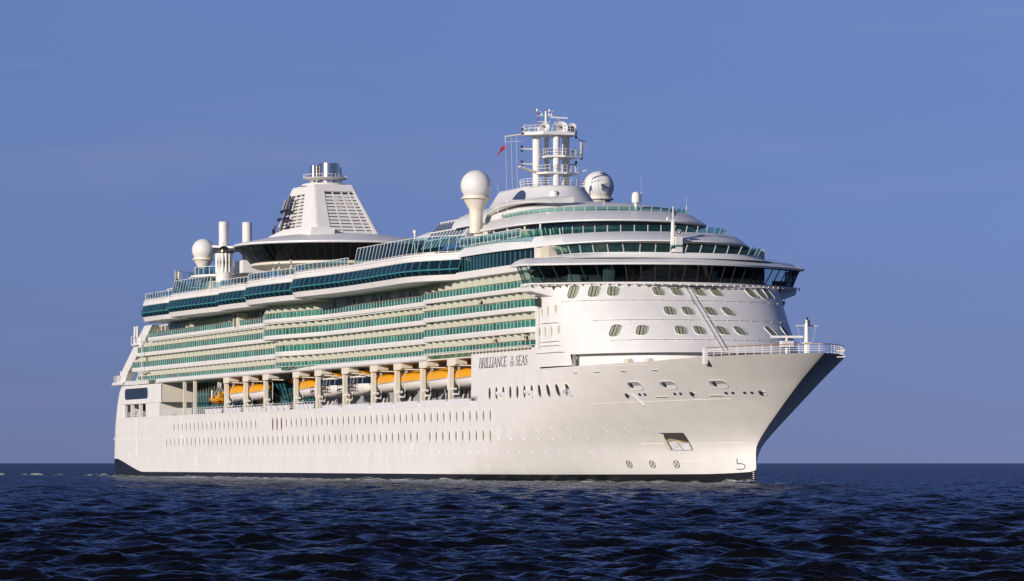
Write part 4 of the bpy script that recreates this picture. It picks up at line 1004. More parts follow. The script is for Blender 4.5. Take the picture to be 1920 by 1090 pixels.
for t in np.linspace(R(190), R(370), 7): b.tube((5.8*math.cos(t), 5.8*math.sin(t), 31.2), (5.8*math.cos(t), 5.8*math.sin(t), 34.6), .16, 8)
b.lathe([(4.5, 31.2), (4.5, 34.5)], n=32); b.build('pavilion_wall', M['inner'], pv, 40)
b = MB(); b.box(6, 12, -1, 3, 35.05, 37.2); b.build('vent_house', M['white'], pv, 0)
b = MB(); b.box(44, 52, -16.5, -10, 33.1, 33.25); [b.tube((x, y, 31.2), (x, y, 33.1), .1, 6) for x in (44.3, 48, 51.7) for y in (-16.3, -10.3)]; b.build('bar_shelter', M['white'], ship, 0)
for x, y in ((118, -18.3), (121, -18.2), (127, -18.0), (68, -18.6)):
    b = MB(); b.tube((x, y, 31.2), (x, y, 33.0), .1, 6); b.tube((x, y-.1, 32.9), (x, y+.2, 33.2), .16, 6); b.obox((x+.3, y, 33.6), (.9, -.4, .35), (.06, .1, 0), (0, 0, .06)); b.build('floodlight_post', M['white'], ship)

# ---------------------------------------------------------------- marks and openings on the hull
def port(w_, h_, depth=.05, lip=.09, n=18):
    b = MB(); q = [(w_*math.cos(2*math.pi*i/n), h_*math.sin(2*math.pi*i/n)) for i in range(n)]; ro = [(x*(1+lip/w_), z*(1+lip/h_)) for x, z in q]
    b.grid([[(x, .03, z) for x, z in ro], [(x, -depth, z) for x, z in ro], [(x, -depth, z) for x, z in q], [(x, -.008, z) for x, z in q]], 0, close=True)
    b.add([(x, -.01, z) for x, z in q], [tuple(range(n))], 1); return b
M['pane'] = mat('porthole_pane', (0.26, 0.27, 0.20), 0.2, spec=0.4)
M['pdark'] = mat('porthole_dark_pane', (0.045, 0.05, 0.045), 0.12, spec=0.5)
M['bronze'] = mat('bronze_pane', (0.13, 0.06, 0.05), 0.2)
pA = port(.38, .76).mesh('porthole', [M['white'], M['pane']], 30); pD = port(.50, .82).mesh('porthole', [M['white'], M['pdark']], 30)
pT = port(.46, 1.1).mesh('porthole', [M['white'], M['bronze']], 30); pB = port(.62, .78, .04).mesh('blanked_port', [M['hull'], M['canvas']], 30)
pS = port(.14, .2, .05, .05, 10).mesh('scupper', [M['canvas'], M['canvas']], 30)
sites = [(x, 8.82, pA) for x in np.linspace(47.7, 100.4, 20)] + [(110.4+i*2.5, 8.7, pT) for i in range(3)]
sites += [(x, 8.85, pA) for x in np.linspace(118.2, 215.3, 36)]
sites += [(x, 6.18, pA) for x in np.linspace(42.5, 215.3, 62) if not 186 < x < 189.5]
sites.sort(key=lambda s_: -s_[0])
for x, z, me in sites[:98]: put('porthole', me, ship, mtx=hull_mtx(x, z))
rest = MB()
for x, z, me in sites[98:]:
    mt = hull_mtx(x, z); o = len(rest.v); rest.v += [tuple(mt @ v.co) for v in me.vertices]
    for p in me.polygons: rest.f.append(tuple(i+o for i in p.vertices)); rest.m.append(p.material_index)
tag(rest.build('porthole', [M['white'], M['pane']], ship, 0), kind='stuff')
for x in np.linspace(218.3, 252.5, 10): put('blanked_port', pB, ship, mtx=hull_mtx(x, 6.2, -.02))
for i in range(11): put('porthole', pD, ship, mtx=hull_mtx(215.0+2.735*i, 11.78))
for i in (1.5, 5.5, 9.6):
    b = MB(); b.box(-.55, .35, -.5, -.1, -.1, .18); b.box(.3, .5, -.7, 0, -.3, .05); b.box(.9, 1.1, -.12, 0, -.75, .1); b.box(1.3, 1.5, -.12, 0, -.75, .1); put('mooring_fitting', b.mesh('mooring_fitting', M['canvas'], 0), ship, mtx=hull_mtx(215.2+2.735*i, 11.75))
pC = port(.26, .70, .05, .09).mesh('porthole', [M['white'], M['curtain']], 30)
for x, z in [(235.4+1.95*j, 21.9) for j in range(3)]+[(234.6+1.95*j, 19.3) for j in range(4)]:
    xf = nose(z); yy = 16.12*(1-max(0, (x-235)/(xf-235))**2.35)**(1/2.35)
    put('porthole', pC, ship, mtx=Matrix.Translation((x, -yy-.01, z)) @ Matrix.Rotation(.03*max(0, x-235), 4, 'Z'))
scp = [(x, 3.9) for x in np.linspace(70, 262, 60)] + [(x, 7.0) for x in np.linspace(3, 34, 12)]
for x, z in scp: put('scupper', pS, ship, mtx=hull_mtx(x, z))
for x, z0, z1 in ((20, 5.2, 10.8), (52.5, 4.4, 10.8), (20.3, 3.9, 5.2), (77, 2.2, 3.6), (62, 2.2, 3.9)):
    b = MB(); b.box(x-.09, x+.09, -16.16, -16.05, z0, z1); b.build('drain_pipe', M['canvas'], ship, 0)
b = MB(); b.box(14, 14.8, -16.14, -16.05, 3.4, 4.4); b.build('hull_hatch', M['canvas'], ship, 0)
for x0, x1, z0, z1 in ((170, 178, 1.3, 3.7), (160, 166.5, 2.0, 5.2), (56, 63, 1.6, 3.2), (196, 212, 1.5, 2.6)):
    b = MB(); P = [(x0, z0), (x1, z0), (x1, z1), (x0, z1), (x0, z0)]
    for a, c in zip(P[:-1], P[1:]): b.tube((a[0], -half_breadth(a[0], a[1])-.01, a[1]), (c[0], -half_breadth(c[0], c[1])-.01, c[1]), .035, 4)
    b.build('shell_door_seam', M['hull'], ship)
b = MB(); b.box(181.2, 182.2, -16.13, -16.05, 4.35, 5.3); b.build('pilot_marker', M['canvas'], ship, 0)
# rubbing strips and draught-line welds
for z, x0, x1 in ((1.95, 28, 172), (10.85, 36, 137)):
    b = MB(); b.box(x0, x1, -16.14, -16.05, z-.06, z+.06); b.build('rubbing_strip', M['hull'], ship, 0)
def hull_line(p0, p1, r, m_, name, n=16):
    b = MB(); P = []
    for i in range(n+1):
        t = i/n; x, z = p0[0]+(p1[0]-p0[0])*t, p0[1]+(p1[1]-p0[1])*t; p, tx, nn, u = hull_frame(x, z); P.append(p+nn*.012)
    b.path(P, r, 4); return b.build(name, m_, ship)
hull_line((232, 14.45), (262, 14.5), .035, M['hull'], 'knuckle_weld'); hull_line((246, 9.9), (270, 10.25), .03, M['hull'], 'knuckle_weld', 24); hull_line((250, 4.9), (266, 5.0), .03, M['hull'], 'knuckle_weld')
for z0, z1, x0, x1 in ((20.4, 20.42, 235, 240.5), (18.0, 18.05, 234.5, 241), (17.5, 17.5, 234.6, 241), (16.6, 16.65, 233.0, 242.5)):
    b = MB(); b.path([(x0, -16.3, z0), ((x0+x1)/2, -16.32, z0), (x1, -16.15, z1)], .045, 4)
    for x in np.arange(x0, x1, .8): b.tube((x, -16.3, z0), (x, -16.1, z0), .035, 4)
    b.build('grab_rail', M['white'], ship)
# bow marks found on the starboard shell: (x, z)
def ring_mark(x, z, r, pattern):
    mt = hull_mtx(x, z, .015); b = MB()
    for i in range(20):
        a, c = 2*math.pi*i/20, 2*math.pi*(i+1)/20; b.tube(mt @ Vector((r*math.cos(a), 0, r*math.sin(a))), mt @ Vector((r*math.cos(c), 0, r*math.sin(c))), .045, 4)
    for a in (45, 135): 
        q = Vector((r*math.cos(R(a)), 0, r*math.sin(R(a)))); b.tube(mt @ q, mt @ -q, .045, 4)
    return b.build('thruster_mark', M['dgrey'], ship)
for x in (245.6, 249.9, 254.2): ring_mark(x, 2.35, .5, 0)
mt = hull_mtx(264.5, 2.35, .02); b = MB()
P = [(-.45, 1.0), (-.45, .1), (.35, .1), (.75, -.1), (.85, -.45), (.6, -.75), (.3, -.85), (-.6, -.85)]
b.path([mt @ Vector((x, 0, z*.72)) for x, z in P], .055, 5); b.build('bulb_mark', M['dgrey'], ship)
b = MB()
for z in np.linspace(.15, 1.5, 7): b.box(266.35, 266.6, -half_breadth(266.4, z)-.03, -half_breadth(266.6, z)+.05, z, z+.1)
b.build('draught_marking', M['canvas'], ship, 0)
def hawse(x, z, w_, h_, r, dark=.45):
    q = rrect(w_, h_, r, 6); n = len(q); b = MB(); mt = hull_mtx(x, z); o_ = empty('hawse_opening', (0,0,0), ship); o_.matrix_local = mt
    ro = [(a*1.05, c*1.07) for a, c in q]
    b.grid([[(a, .05, c) for a, c in ro], [(a, -.05, c) for a, c in ro], [(a, -.05, c) for a, c in q], [(a, .0, c) for a, c in q]], close=True); b.build('opening_lip', M['hull'], o_, 30)
    b = MB(); b.add([(a, -.012, c) for a, c in q], [tuple(range(n))]); b.build('opening_shadow', M['grey'] if dark < .6 else M['recess'], o_, 0)
    b = MB(); q2 = [(a*.93+.04, max(-h_, min(c, -h_*.02+h_*.12*math.sin(a*3)))*.97) for a, c in q if True]
    b.add([(a, -.022, c) for a, c in q2], [tuple(range(n))]); b.build('lit_bottom_patch', M['canvas'], o_, 0)  # flat pale patch painted as the sunlit bottom of the opening
    b = MB(); b.lathe([(0, 0), (.22, 0), (.22, .5), (0, .5)], (-w_*.45, -.05, -.05), 10); b.build('fairlead_roller', M['dgrey'], o_, 0)
for x in (257.0, 262.8, 270.4): hawse(x, 12.0, 1.3, .62, .5)
for x, z in ((254.5, 10.75), (265.4, 10.82), (274.6, 10.85)): hawse(x, z, .5, .32, .28, .3)
for x in (257.2, 263.1, 270.6, 273.0):
    for dx in (-.55, .35):
        q = rrect(.36, .42, .08, 2); b = MB(); b.add([(a, -.012, c) for a, c in q], [tuple(range(len(q)))], 0); b.add([(a*.6, -.02, c*.55+.1) for a, c in q], [tuple(range(len(q)))], 1)
        put('hull_fitting', b.mesh('hull_fitting', [M['canvas'], M['dgrey']], 0), ship, mtx=hull_mtx(x+dx, 10.85))
for x, z, w_ in ((260.1, 10.6, 1.1), (268.4, 10.64, 1.1), (245.8, 13.8, .55), (251.0, 13.8, .7), (256.7, 13.8, .6), (262.7, 13.8, .6)):
    b = MB(); b.box(-w_, w_, -.05, .05, -.09, .09, 0); b.box(-w_*.9, w_*.9, -.07, -.04, -.02, .07, 1)
    put('slot_fitting', b.mesh('slot_fitting', [M['canvas'], M['dgrey']], 0), ship, mtx=hull_mtx(x, z))
hull_line((255.4, 11.05), (256.0, 9.6), .14, M['canvas'], 'discharge_pipe', 6)
# anchor pocket
ap = empty('anchor_pocket', (0,0,0), ship)
def hp(x, z, o_=.02): p, tx, nn, u = hull_frame(x, z); return p+nn*o_
TL, TR, BR, BL = (254.2, 6.25), (258.3, 6.25), (257.8, 4.1), (253.8, 4.1)
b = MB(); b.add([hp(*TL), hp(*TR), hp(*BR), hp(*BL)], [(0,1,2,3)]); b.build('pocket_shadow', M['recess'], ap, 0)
b = MB(); b.add([hp(*TL, .03), hp(254.9, 6.1, .03), hp(255.3, 4.3, .03), hp(*BL, .03)], [(0,1,2,3)]); b.build('lit_pocket_side', M['cream'], ap, 0)  # flat cream quad, the pocket's sunlit side put in as colour
b = MB(); P = [hp(254.9, 5.35, .05), hp(255.9, 5.55, .12), hp(256.9, 5.3, .12), hp(257.95, 5.1, .05), hp(257.75, 4.12, .05), hp(254.75, 4.12, .05)]
b.prism(P, (.05, -.15, 0)); an = b.build('anchor', M['canvas'], ap, 0)
b = MB(); P = [hp(254.9, 5.5, .2), hp(255.9, 5.7, .27), hp(256.9, 5.5, .27), hp(257.9, 5.25, .2), hp(257.9, 5.1, .2), hp(256.9, 5.25, .27), hp(255.9, 5.45, .27), hp(254.9, 5.25, .2)]
b.prism(P, (.05, -.1, 0)); b.path([hp(256.4, 5.3, .3), hp(256.5, 4.2, .26)], .03, 4); b.build('rusty_fluke', M['rust'], an, 0)
hull_line((258.3, 6.2), (258.7, 2.65), .04, M['hull'], 'pocket_seam', 8); hull_line((254.9, 2.62), (258.7, 2.65), .04, M['hull'], 'pocket_seam', 6)
# ship's name in thin slanted serif capitals
GL = {
 'B': (.72, [((.14,0),(.14,1),1), ((.14,1),(.46,1),0), ((.46,1),(.60,.9),0), ((.60,.9),(.60,.66),1), ((.60,.66),(.46,.54),0), ((.14,.53),(.48,.53),0), ((.48,.53),(.66,.40),0), ((.66,.40),(.66,.14),1), ((.66,.14),(.50,0),0), ((.14,0),(.5,0),0)]),
 'R': (.76, [((.14,0),(.14,1),1), ((.14,1),(.46,1),0), ((.46,1),(.60,.9),0), ((.60,.9),(.60,.64),1), ((.60,.64),(.46,.52),0), ((.14,.51),(.48,.51),0), ((.42,.51),(.72,0),1), ((.02,0),(.28,0),0), ((.64,0),(.8,0),0)]),
 'I': (.36, [((.18,0),(.18,1),1), ((.04,1),(.32,1),0), ((.04,0),(.32,0),0)]),
 'L': (.62, [((.16,0),(.16,1),1), ((.02,1),(.3,1),0), ((.02,0),(.58,0),0), ((.58,0),(.62,.24),0)]),
 'A': (.80, [((.06,0),(.42,1),0), ((.40,1),(.70,0),1), ((.2,.36),(.58,.36),0), ((-.04,0),(.16,0),0), ((.6,0),(.82,0),0)]),
 'N': (.84, [((.12,0),(.12,1),0), ((.12,1),(.70,0),1), ((.70,0),(.70,1),0), ((.6,1),(.82,1),0), ((.02,0),(.22,0),0)]),
 'C': (.76, [((.68,.78),(.62,.94),0), ((.62,.94),(.42,1),0), ((.42,1),(.2,.88),0), ((.2,.88),(.1,.62),1), ((.1,.62),(.1,.36),1), ((.1,.36),(.2,.12),1), ((.2,.12),(.42,0),0), ((.42,0),(.6,.05),0), ((.6,.05),(.7,.22),0)]),
 'E': (.66, [((.14,0),(.14,1),1), ((.02,1),(.58,1),0), ((.58,1),(.58,.82),0), ((.14,.52),(.46,.52),0), ((.02,0),(.6,0),0), ((.6,0),(.64,.2),0)]),
 'S': (.62, [((.54,.8),(.5,.95),0), ((.5,.95),(.32,1),0), ((.32,1),(.14,.9),0), ((.14,.9),(.12,.72),1), ((.12,.72),(.46,.40),1), ((.46,.40),(.52,.2),1), ((.52,.2),(.4,.03),0), ((.4,.03),(.24,0),0), ((.24,0),(.08,.1),0), ((.08,.1),(.04,.26),0)]),
 'O': (.8, [((.4,1),(.2,.9),0), ((.2,.9),(.1,.6),1), ((.1,.6),(.1,.4),1), ((.1,.4),(.2,.1),1), ((.2,.1),(.4,0),0), ((.4,0),(.6,.1),0), ((.6,.1),(.7,.4),1), ((.7,.4),(.7,.6),1), ((.7,.6),(.6,.9),1), ((.6,.9),(.4,1),0)]),
 'F': (.6, [((.14,0),(.14,1),1), ((.02,1),(.56,1),0), ((.56,1),(.56,.82),0), ((.14,.52),(.44,.52),0), ((.02,0),(.28,0),0)]),
 'T': (.7, [((.34,0),(.34,1),1), ((.04,1),(.64,1),0), ((.04,1),(.04,.82),0), ((.64,1),(.64,.82),0), ((.2,0),(.48,0),0)]),
 'H': (.84, [((.14,0),(.14,1),1), ((.68,0),(.68,1),1), ((.14,.52),(.68,.52),0), ((.02,1),(.28,1),0), ((.02,0),(.28,0),0), ((.56,1),(.8,1),0), ((.56,0),(.8,0),0)])}
def letters(word, x0, x1, z0, h_, slant=.20, thick=.15, thin=.06):
    tot = sum(GL[c][0] for c in word); sx = (x1-x0)/tot; cx = 0; sy = h_; b = MB()
    for ch in word:
        for (ax, ay), (bx, by), k in GL[ch][1]:
            a = Vector(((cx+ax)*sx+slant*ay*h_, ay*sy)); c = Vector(((cx+bx)*sx+slant*by*h_, by*sy)); d = (c-a).normalized(); nn = Vector((-d.y, d.x))*(thick if k else thin)*h_*.5; e = d*thin*h_*.4
            v = [a-e+nn, c+e+nn, c+e-nn, a-e-nn]
            b.add([(x0+p.x, -16.1-.03-.0004*(len(b.f) % 7), z0+p.y) for p in v], [(0,1,2,3)])
        cx += GL[ch][0]
    return b.build('name_lettering', M['navy'], ship, 0)
letters('BRILLIANCE', 210.6, 221.6, 15.25, 1.30); letters('OF', 223.3, 224.5, 15.98, .50, thick=.12, thin=.07); letters('THE', 222.9, 224.6, 15.25, .55, thick=.12, thin=.07); letters('SEAS', 225.2, 229.7, 15.25, 1.24)

# ---------------------------------------------------------------- boats under the davits
def boat_mesh(Lh, half, prof_out):                   # rows of a boat surface: half-breadths and heights along its length
    rows_ = []
    for s_ in np.linspace(-1, 1, 21):
        rows_.append([(s_*Lh, y, z) for y, z in prof_out(s_)])
    return rows_
def lifeboat_proto():
    Lh, W, = 5.6, 1.78
    o_ = empty('lifeboat', (0,0,0))
    f = lambda s: max(.02, (1-abs(s)**2.7))**.62
    seam = lambda s: 1.28+.28*abs(s)**2
    keel = lambda s: .05+.75*abs(s)**3.2
    def hullp(s):
        w_ = W*f(s); k = keel(s); t = seam(s); q = [(math.sin(a)**.75 if a else 0, 1-math.cos(a)) for a in np.linspace(0, math.pi/2, 8)]
        R_ = [(w_*y, k+(t-k)*z) for y, z in q]; return [(-y, z) for y, z in reversed(R_)]+R_[1:]
    def cap(s):
        w_ = W*f(s)*1.0; t = seam(s); h_ = 1.42*max(.02, (1-abs(s)**3.4))**.5; q = [(math.cos(a)**.6 if a < 1.57 else 0, math.sin(a)**.8 if a else 0) for a in np.linspace(0, math.pi/2, 9)]
        R_ = [(w_*y, t+.02+h_*z) for y, z in q]; return [(-y, z) for y, z in R_]+list(reversed(R_))[1:]
    b = MB(); b.grid(boat_mesh(Lh, W, hullp)); b.build('boat_hull', M['boat'], o_, 50)
    b = MB(); b.grid(boat_mesh(Lh, W, cap)); b.build('boat_canopy', M['orange'], o_, 40)
    b = MB()
    for s in (-1, 1): b.path([(x*Lh, s*(W*f(x)+.03), seam(x)) for x in np.linspace(-.99, .99, 19)], .07, 5)
    b.build('rubber_fender', M['grey'], o_)
    b = MB(); b.box(-.2, 1.3, -.75, .75, 2.55, 3.15); b.box(.1, .5, -.8, .8, 2.8, 3.35); b.build('helm_hatch', M['orange'], o_, 0)
    b = MB()
    for x in (-3.4, -1.0, .1, 2.4): b.box(x*1.0, x+.10, -W*f(x/Lh)*.93-.03, -W*f(x/Lh)*.93+.1, 1.5, 2.25)
    b.box(.4, .9, -W-.0, -W+.2, 1.5, 1.62); b.build('door_seam', M['rust'], o_, 0)
    b = MB()
    for x in np.linspace(-4.3, .2, 10):
        w_ = W*f(x/Lh); b.tube((x, -w_-.05, seam(x/Lh)-.02), (x+.02, -w_*.94-.06, seam(x/Lh)-.55), .022, 3)
    b.path([(x, -W*f(x/Lh)*.955-.08, seam(x/Lh)-.42+.06*math.cos(x*6)) for x in np.linspace(-4.3, .2, 30)], .02, 3); b.build('grab_rope', M['grey'], o_)
    b = MB(); b.box(-4.9, -4.5, -.05, .05, -.3, .6); b.tube((-5.1, 0, -.05), (-4.7, 0, -.05), .28, 8); b.build('rudder', M['dgrey'], o_, 0)
    for s in (-3.9, 3.9):
        b = MB(); b.box(s-.12, s+.12, -.15, .15, 2.3, 3.0); b.tube((s, 0, 3.0), (s, 0, 3.6), .05, 4); b.build('lifting_hook', M['boat'], o_, 0)
    b = MB()
    for x in (-.9, -.3): b.lathe([(.0, .0), (.16, .02), (.0, .12)], (x, -1.25, 2.4), 8)
    b.build('canopy_light', M['canvas'], o_); return o_
LB = lifeboat_proto()
GR = 'covered lifeboats hanging along the promenade'
# x of the middle, heading flip, label
LBX = [(81.2, 'orange covered lifeboat hanging just forward of the open rescue boat'), (93.2, 'orange covered lifeboat hanging just aft of the leaning teal glass wall'),
       (122.6, 'orange covered lifeboat hanging between the teal glass wall and the white tenders'), (163.0, 'orange covered lifeboat hanging beside the forward white tender'),
       (175.1, 'orange covered lifeboat second forward of the white tenders, bow shadowed by its neighbour'), (186.8, 'orange covered lifeboat two places aft of the ship name lettering'),
       (198.6, 'foremost orange lifeboat, half hidden by the hull plating under the ship name')]
for i, (x, lb) in enumerate(LBX):
    o_ = LB if i == 0 else copy_tree(LB)
    o_.location = (x, -13.5, 12.72+.02*i); o_.rotation_euler = (0, 0, 0)
    tag(o_, lb, 'lifeboat', GR)
def tender_proto():
    o_ = empty('tender_boat', (0,0,0)); Lh, W = 6.2, 1.75
    f = lambda s: max(.02, (1-abs(s)**3.2))**.6
    def hullp(s):
        w_ = W*f(s); k = .05+.8*abs(s)**3.2; t = 1.55; q = [(math.sin(a)**.7 if a else 0, 1-math.cos(a)) for a in np.linspace(0, math.pi/2, 8)]
        R_ = [(w_*y, k+(t-k)*z) for y, z in q]; return [(-y, z) for y, z in reversed(R_)]+R_[1:]
    b = MB(); b.grid(boat_mesh(Lh, W, hullp)); b.build('boat_hull', M['boat'], o_, 50)
    P = lambda k: [(x*Lh, s*W*f(x)*k) for s in (-1,) for x in np.linspace(-.97, .97, 15)]+[(x*Lh, W*f(x)*k) for x in np.linspace(.97, -.97, 15)]
    b = MB(); b.grid([[(x, y, 1.5) for x, y in P(.98)], [(x, y, 1.8) for x, y in P(.97)]], close=True); b.build('cabin_side', M['boat'], o_, 0)
    b = MB(); b.grid([[(x, y, 1.8) for x, y in P(.96)], [(x, y, 2.75) for x, y in P(.86)]], close=True); b.build('window_band', M['glass'], o_, 0)
    b = MB()
    for x in np.linspace(-.8, .8, 8): b.tube((x*Lh, -W*f(x)*.965, 1.8), (x*Lh, -W*f(x)*.87, 2.75), .06, 4)
    b.build('window_mullion', M['grey'], o_)
    b = MB(); b.grid([[(x, y, 2.75) for x, y in P(.90)], [(x, y, 2.98) for x, y in P(.84)], [(x*.94, y, 3.12) for x, y in P(.6)]], close=True); b.box(-5, 5, -1, 1, 3.0, 3.14); b.build('boat_roof', M['boat'], o_, 0)
    b = MB(); b.box(-1.6, 4.2, -.9, .9, 3.12, 3.7); b.build('roof_shelter', M['orange'], o_, 0)
    b = MB(); b.box(2.0, 3.9, -.94, -.9, 3.3, 3.55); b.build('shelter_window', M['dgrey'], o_, 0)
    b = MB()
    for z in (.75, 1.15, 1.7): b.tube((-5.3, -W-.12, z), (3.9, -W-.12, z+.12), .06, 4)
    b.tube((-5.3, -W-.12, .95), (2.4, -W-.14, 1.55), .11, 4)
    for x in (-5.3, -4.1, -2.5, -.8, 1.0, 1.9, 2.8, 3.9): b.tube((x, -W-.12, .72), (x, -W-.12, 1.8), .05, 4)
    b.build('fender_frame', M['dgrey'], o_)
    b = MB(); b.box(-5.4, -5, -.05, .05, -.35, .5); b.build('rudder', M['rust'], o_, 0)
    return o_
TB = tender_proto()
for i, (x, lb) in enumerate(((134.3, 'after one of two white tenders with a dark window band and black fender frame'), (148.4, 'forward one of two white tenders with a dark window band, beside an orange lifeboat'))):
    o_ = TB if i == 0 else copy_tree(TB); o_.location = (x, -13.5, 12.55)
    tag(o_, lb, 'tender', 'white tenders among the lifeboats')
rb = empty('rescue_boat', (70.6, -14.2, 12.3)); tag(rb, 'small open orange rescue boat slung at the after end of the boat row', 'rescue boat')
f = lambda s: max(.03, (1-max(0, s)**2.2))**.7
b = MB()
rows_ = []
for s in np.linspace(-1, 1, 13):
    w_ = 1.15*f(-s); rows_.append([(s*3.3, w_*y, .15+.55*max(0, -s)**2+h_) for y, h_ in ((-1, .75), (-.98, .45), (-.6, .12), (0, 0), (.6, .12), (.98, .45), (1, .75))])
b.grid(rows_); b.build('boat_hull', M['orange'], rb, 40)
b = MB()
for s_ in (-1, 1): b.path([(s*3.3, s_*1.15*f(-s), .9+.55*max(0, -s)**2) for s in np.linspace(-1, 1, 13)], .26, 8)
b.build('inflated_collar', M['orange'], rb)
b = MB(); b.box(-.3, .9, -.5, .5, .6, 1.7); b.box(.6, 1.2, -.4, .4, 1.5, 2.3); b.build('helm_console', M['orange'], rb, 0)
b = MB(); [b.tube((x, y, .8), (.3, 0, 3.4), .05, 4) for x in (-2, 2.6) for y in (-.9, .9)]; b.box(.1, .5, -.3, .3, 3.2, 4.0); b.tube((-1.2, -.9, .9), (-1.2, -.9, 2.6), .18, 6); b.build('lifting_bridle', M['boat'], rb, 0)

# ---------------------------------------------------------------- people at the balcony rails, chairs, flag
def skin_mesh(name, verts, edges, radii, m_, root=0):
    me = bpy.data.meshes.new(name); me.from_pydata(verts, edges, []); o_ = bpy.data.objects.new(name, me); C.objects.link(o_)
    o_.modifiers.new('s', 'SKIN'); 
    for i, r in enumerate(radii): me.skin_vertices[0].data[i].radius = (r, r)
    me.skin_vertices[0].data[root].use_root = True
    sb = o_.modifiers.new('d', 'SUBSURF'); sb.levels = 1; sb.render_levels = 1
    dg = bpy.context.evaluated_depsgraph_get(); me2 = bpy.data.meshes.new_from_object(o_.evaluated_get(dg)); me2.name = name
    bpy.data.objects.remove(o_); bpy.data.meshes.remove(me)
    me2.materials.clear(); me2.materials.append(m_); me2.shade_smooth(); return me2
def person(loc, rz, label, top_m, hair_m, lean=.22, arms='rail', group=None):
    # facing +x; pelvis root; forearms resting on the rail or one arm raised
    p = empty('person', loc); p.rotation_euler = (0, 0, rz); tag(p, label, 'person', group)
    V = [(0,0,.93), (.04,0,1.12), (lean*.55,0,1.32), (lean*.75,0,1.43), (lean,0,1.52), (lean+.03,0,1.63), (lean+.04,0,1.72)]; Rr = [.13,.125,.14,.10,.055,.085,.075]
    Ed = [(i, i+1) for i in range(6)]
    def chain(start, pts):
        k = start
        for q, r in pts: V.append(q); Rr.append(r); Ed.append((k, len(V)-1)); k = len(V)-1
    for s in (-1, 1):
        chain(0, [((0, s*.10, .86), .095), ((.03, s*.11, .48), .062), ((-.02, s*.11, .09), .042), ((.12, s*.12, .04), .035)])
        if arms == 'rail' or s > 0: chain(3, [((lean*.7, s*.19, 1.40), .06), ((lean*.6+.12, s*.25, 1.14), .045), ((lean*.6+.38, s*.17, 1.10), .033), ((lean*.6+.46, s*.15, 1.11), .03)])
        else: chain(3, [((lean*.7, s*.19, 1.40), .06), ((lean*.7+.2, s*.3, 1.25), .045), ((lean+.22, s*.14, 1.56), .033), ((lean+.2, s*.1, 1.64), .03)])
        hand = V[-1]; k = len(V)-1
        for j in range(5):
            a = (j-2)*.028; ln = (.06, .08, .085, .08, .065)[j]
            V.append((hand[0]+ln, hand[1]+a, hand[2]-.012-.01*(j == 0))); Rr.append(.009); Ed.append((k, len(V)-1))
    put('body', skin_mesh('body', V, Ed, Rr, M['skin']), p)
    T = [0, 1, 2, 3]; vs = [V[i] for i in T]; rs = [Rr[i]*1.14 for i in T]; es = [(0,1),(1,2),(2,3)]
    def cl(start, idx, m_):
        k = start
        for i in idx: vs.append(V[i]); rs.append(Rr[i]*m_); es.append((k, len(vs)-1)); k = len(vs)-1
    a0 = 7+4; cl(3, [a0, a0+1, a0+2], 1.25); b0 = a0+4+5+4; cl(3, [b0, b0+1, b0+2], 1.25)
    put('jacket', skin_mesh('jacket', vs, es, rs, top_m), p)
    vs = [V[0]]; rs = [.145]; es = []
    for st in (7, 7+13):
        k = 0
        for i in (st, st+1, st+2): vs.append(V[i]); rs.append(Rr[i]*1.2); es.append((k, len(vs)-1)); k = len(vs)-1
    put('trousers', skin_mesh('trousers', vs, es, rs, M['darkcloth']), p)
    hx_ = lean+.03; b = MB(); b.lathe([(.098*math.cos(t), .11*math.sin(t)) for t in np.linspace(-.5, math.pi/2, 8)], (hx_-.025, 0, 1.70), 14); b.build('hair', hair_m, p, 60)
    b = MB()
    for s in (-1, 1): b.box(hx_+.083, hx_+.092, s*.032-.012, s*.032+.012, 1.665, 1.675)
    b.box(hx_+.075, hx_+.084, -.025, .025, 1.595, 1.602); b.build('face_marks', M['brown'], p, 0)
    b = MB(); b.prism([(hx_+.08, -.014, 1.625), (hx_+.08, .014, 1.625), (hx_+.108, 0, 1.625), ], (-.012, 0, .04)); b.build('nose', M['skin'], p, 0)
person((213.0, -16.45, 22.70), R(-95), 'dark clothed person leaning on the rail of the third balcony row, alone', M['darkcloth'], M['brown'], .2, 'rail')
person((218.9, -16.45, 17.46), R(-80), 'person in a rust red top at the lowest balcony rail above the ship name', M['redcloth'], M['brown'], .25, 'rail')
person((230.4, -16.35, 17.46), R(-70), 'dark clothed person with raised arm, beside a companion on the lowest balcony', M['darkcloth'], M['brown'], .14, 'raise')
person((231.3, -15.95, 17.46), R(-60), 'dark clothed companion leaning forward, nearest the white front wall on the lowest balcony', M['darkcloth'], M['brown'], .3, 'rail')
person((136.2, -15.6, 25.12), R(-100), 'dark clothed person standing behind green glass on the uppermost curved balcony', M['darkcloth'], M['brown'], .05, 'rail')
def chair_proto():
    o_ = empty('deck_chair', (0,0,0))
    b = MB(); b.box(-.28, .28, -.25, .25, .40, .46); b.build('seat', M['darkcloth'], o_, 0)
    b = MB(); b.obox((0, .34, .80), (.28, 0, 0), (0, .025, 0), (0, .14, .40)); b.build('backrest', M['darkcloth'], o_, 0)
    for s in (-1, 1):
        b = MB(); b.path([(s*.27, -.26, 0), (s*.27, -.22, .62), (s*.27, .30, .66)], .025, 5); b.tube((s*.27, .32, 0), (s*.27, .22, .44), .025, 5); b.build('leg', M['dgrey'], o_)
    return o_
CP = chair_proto()
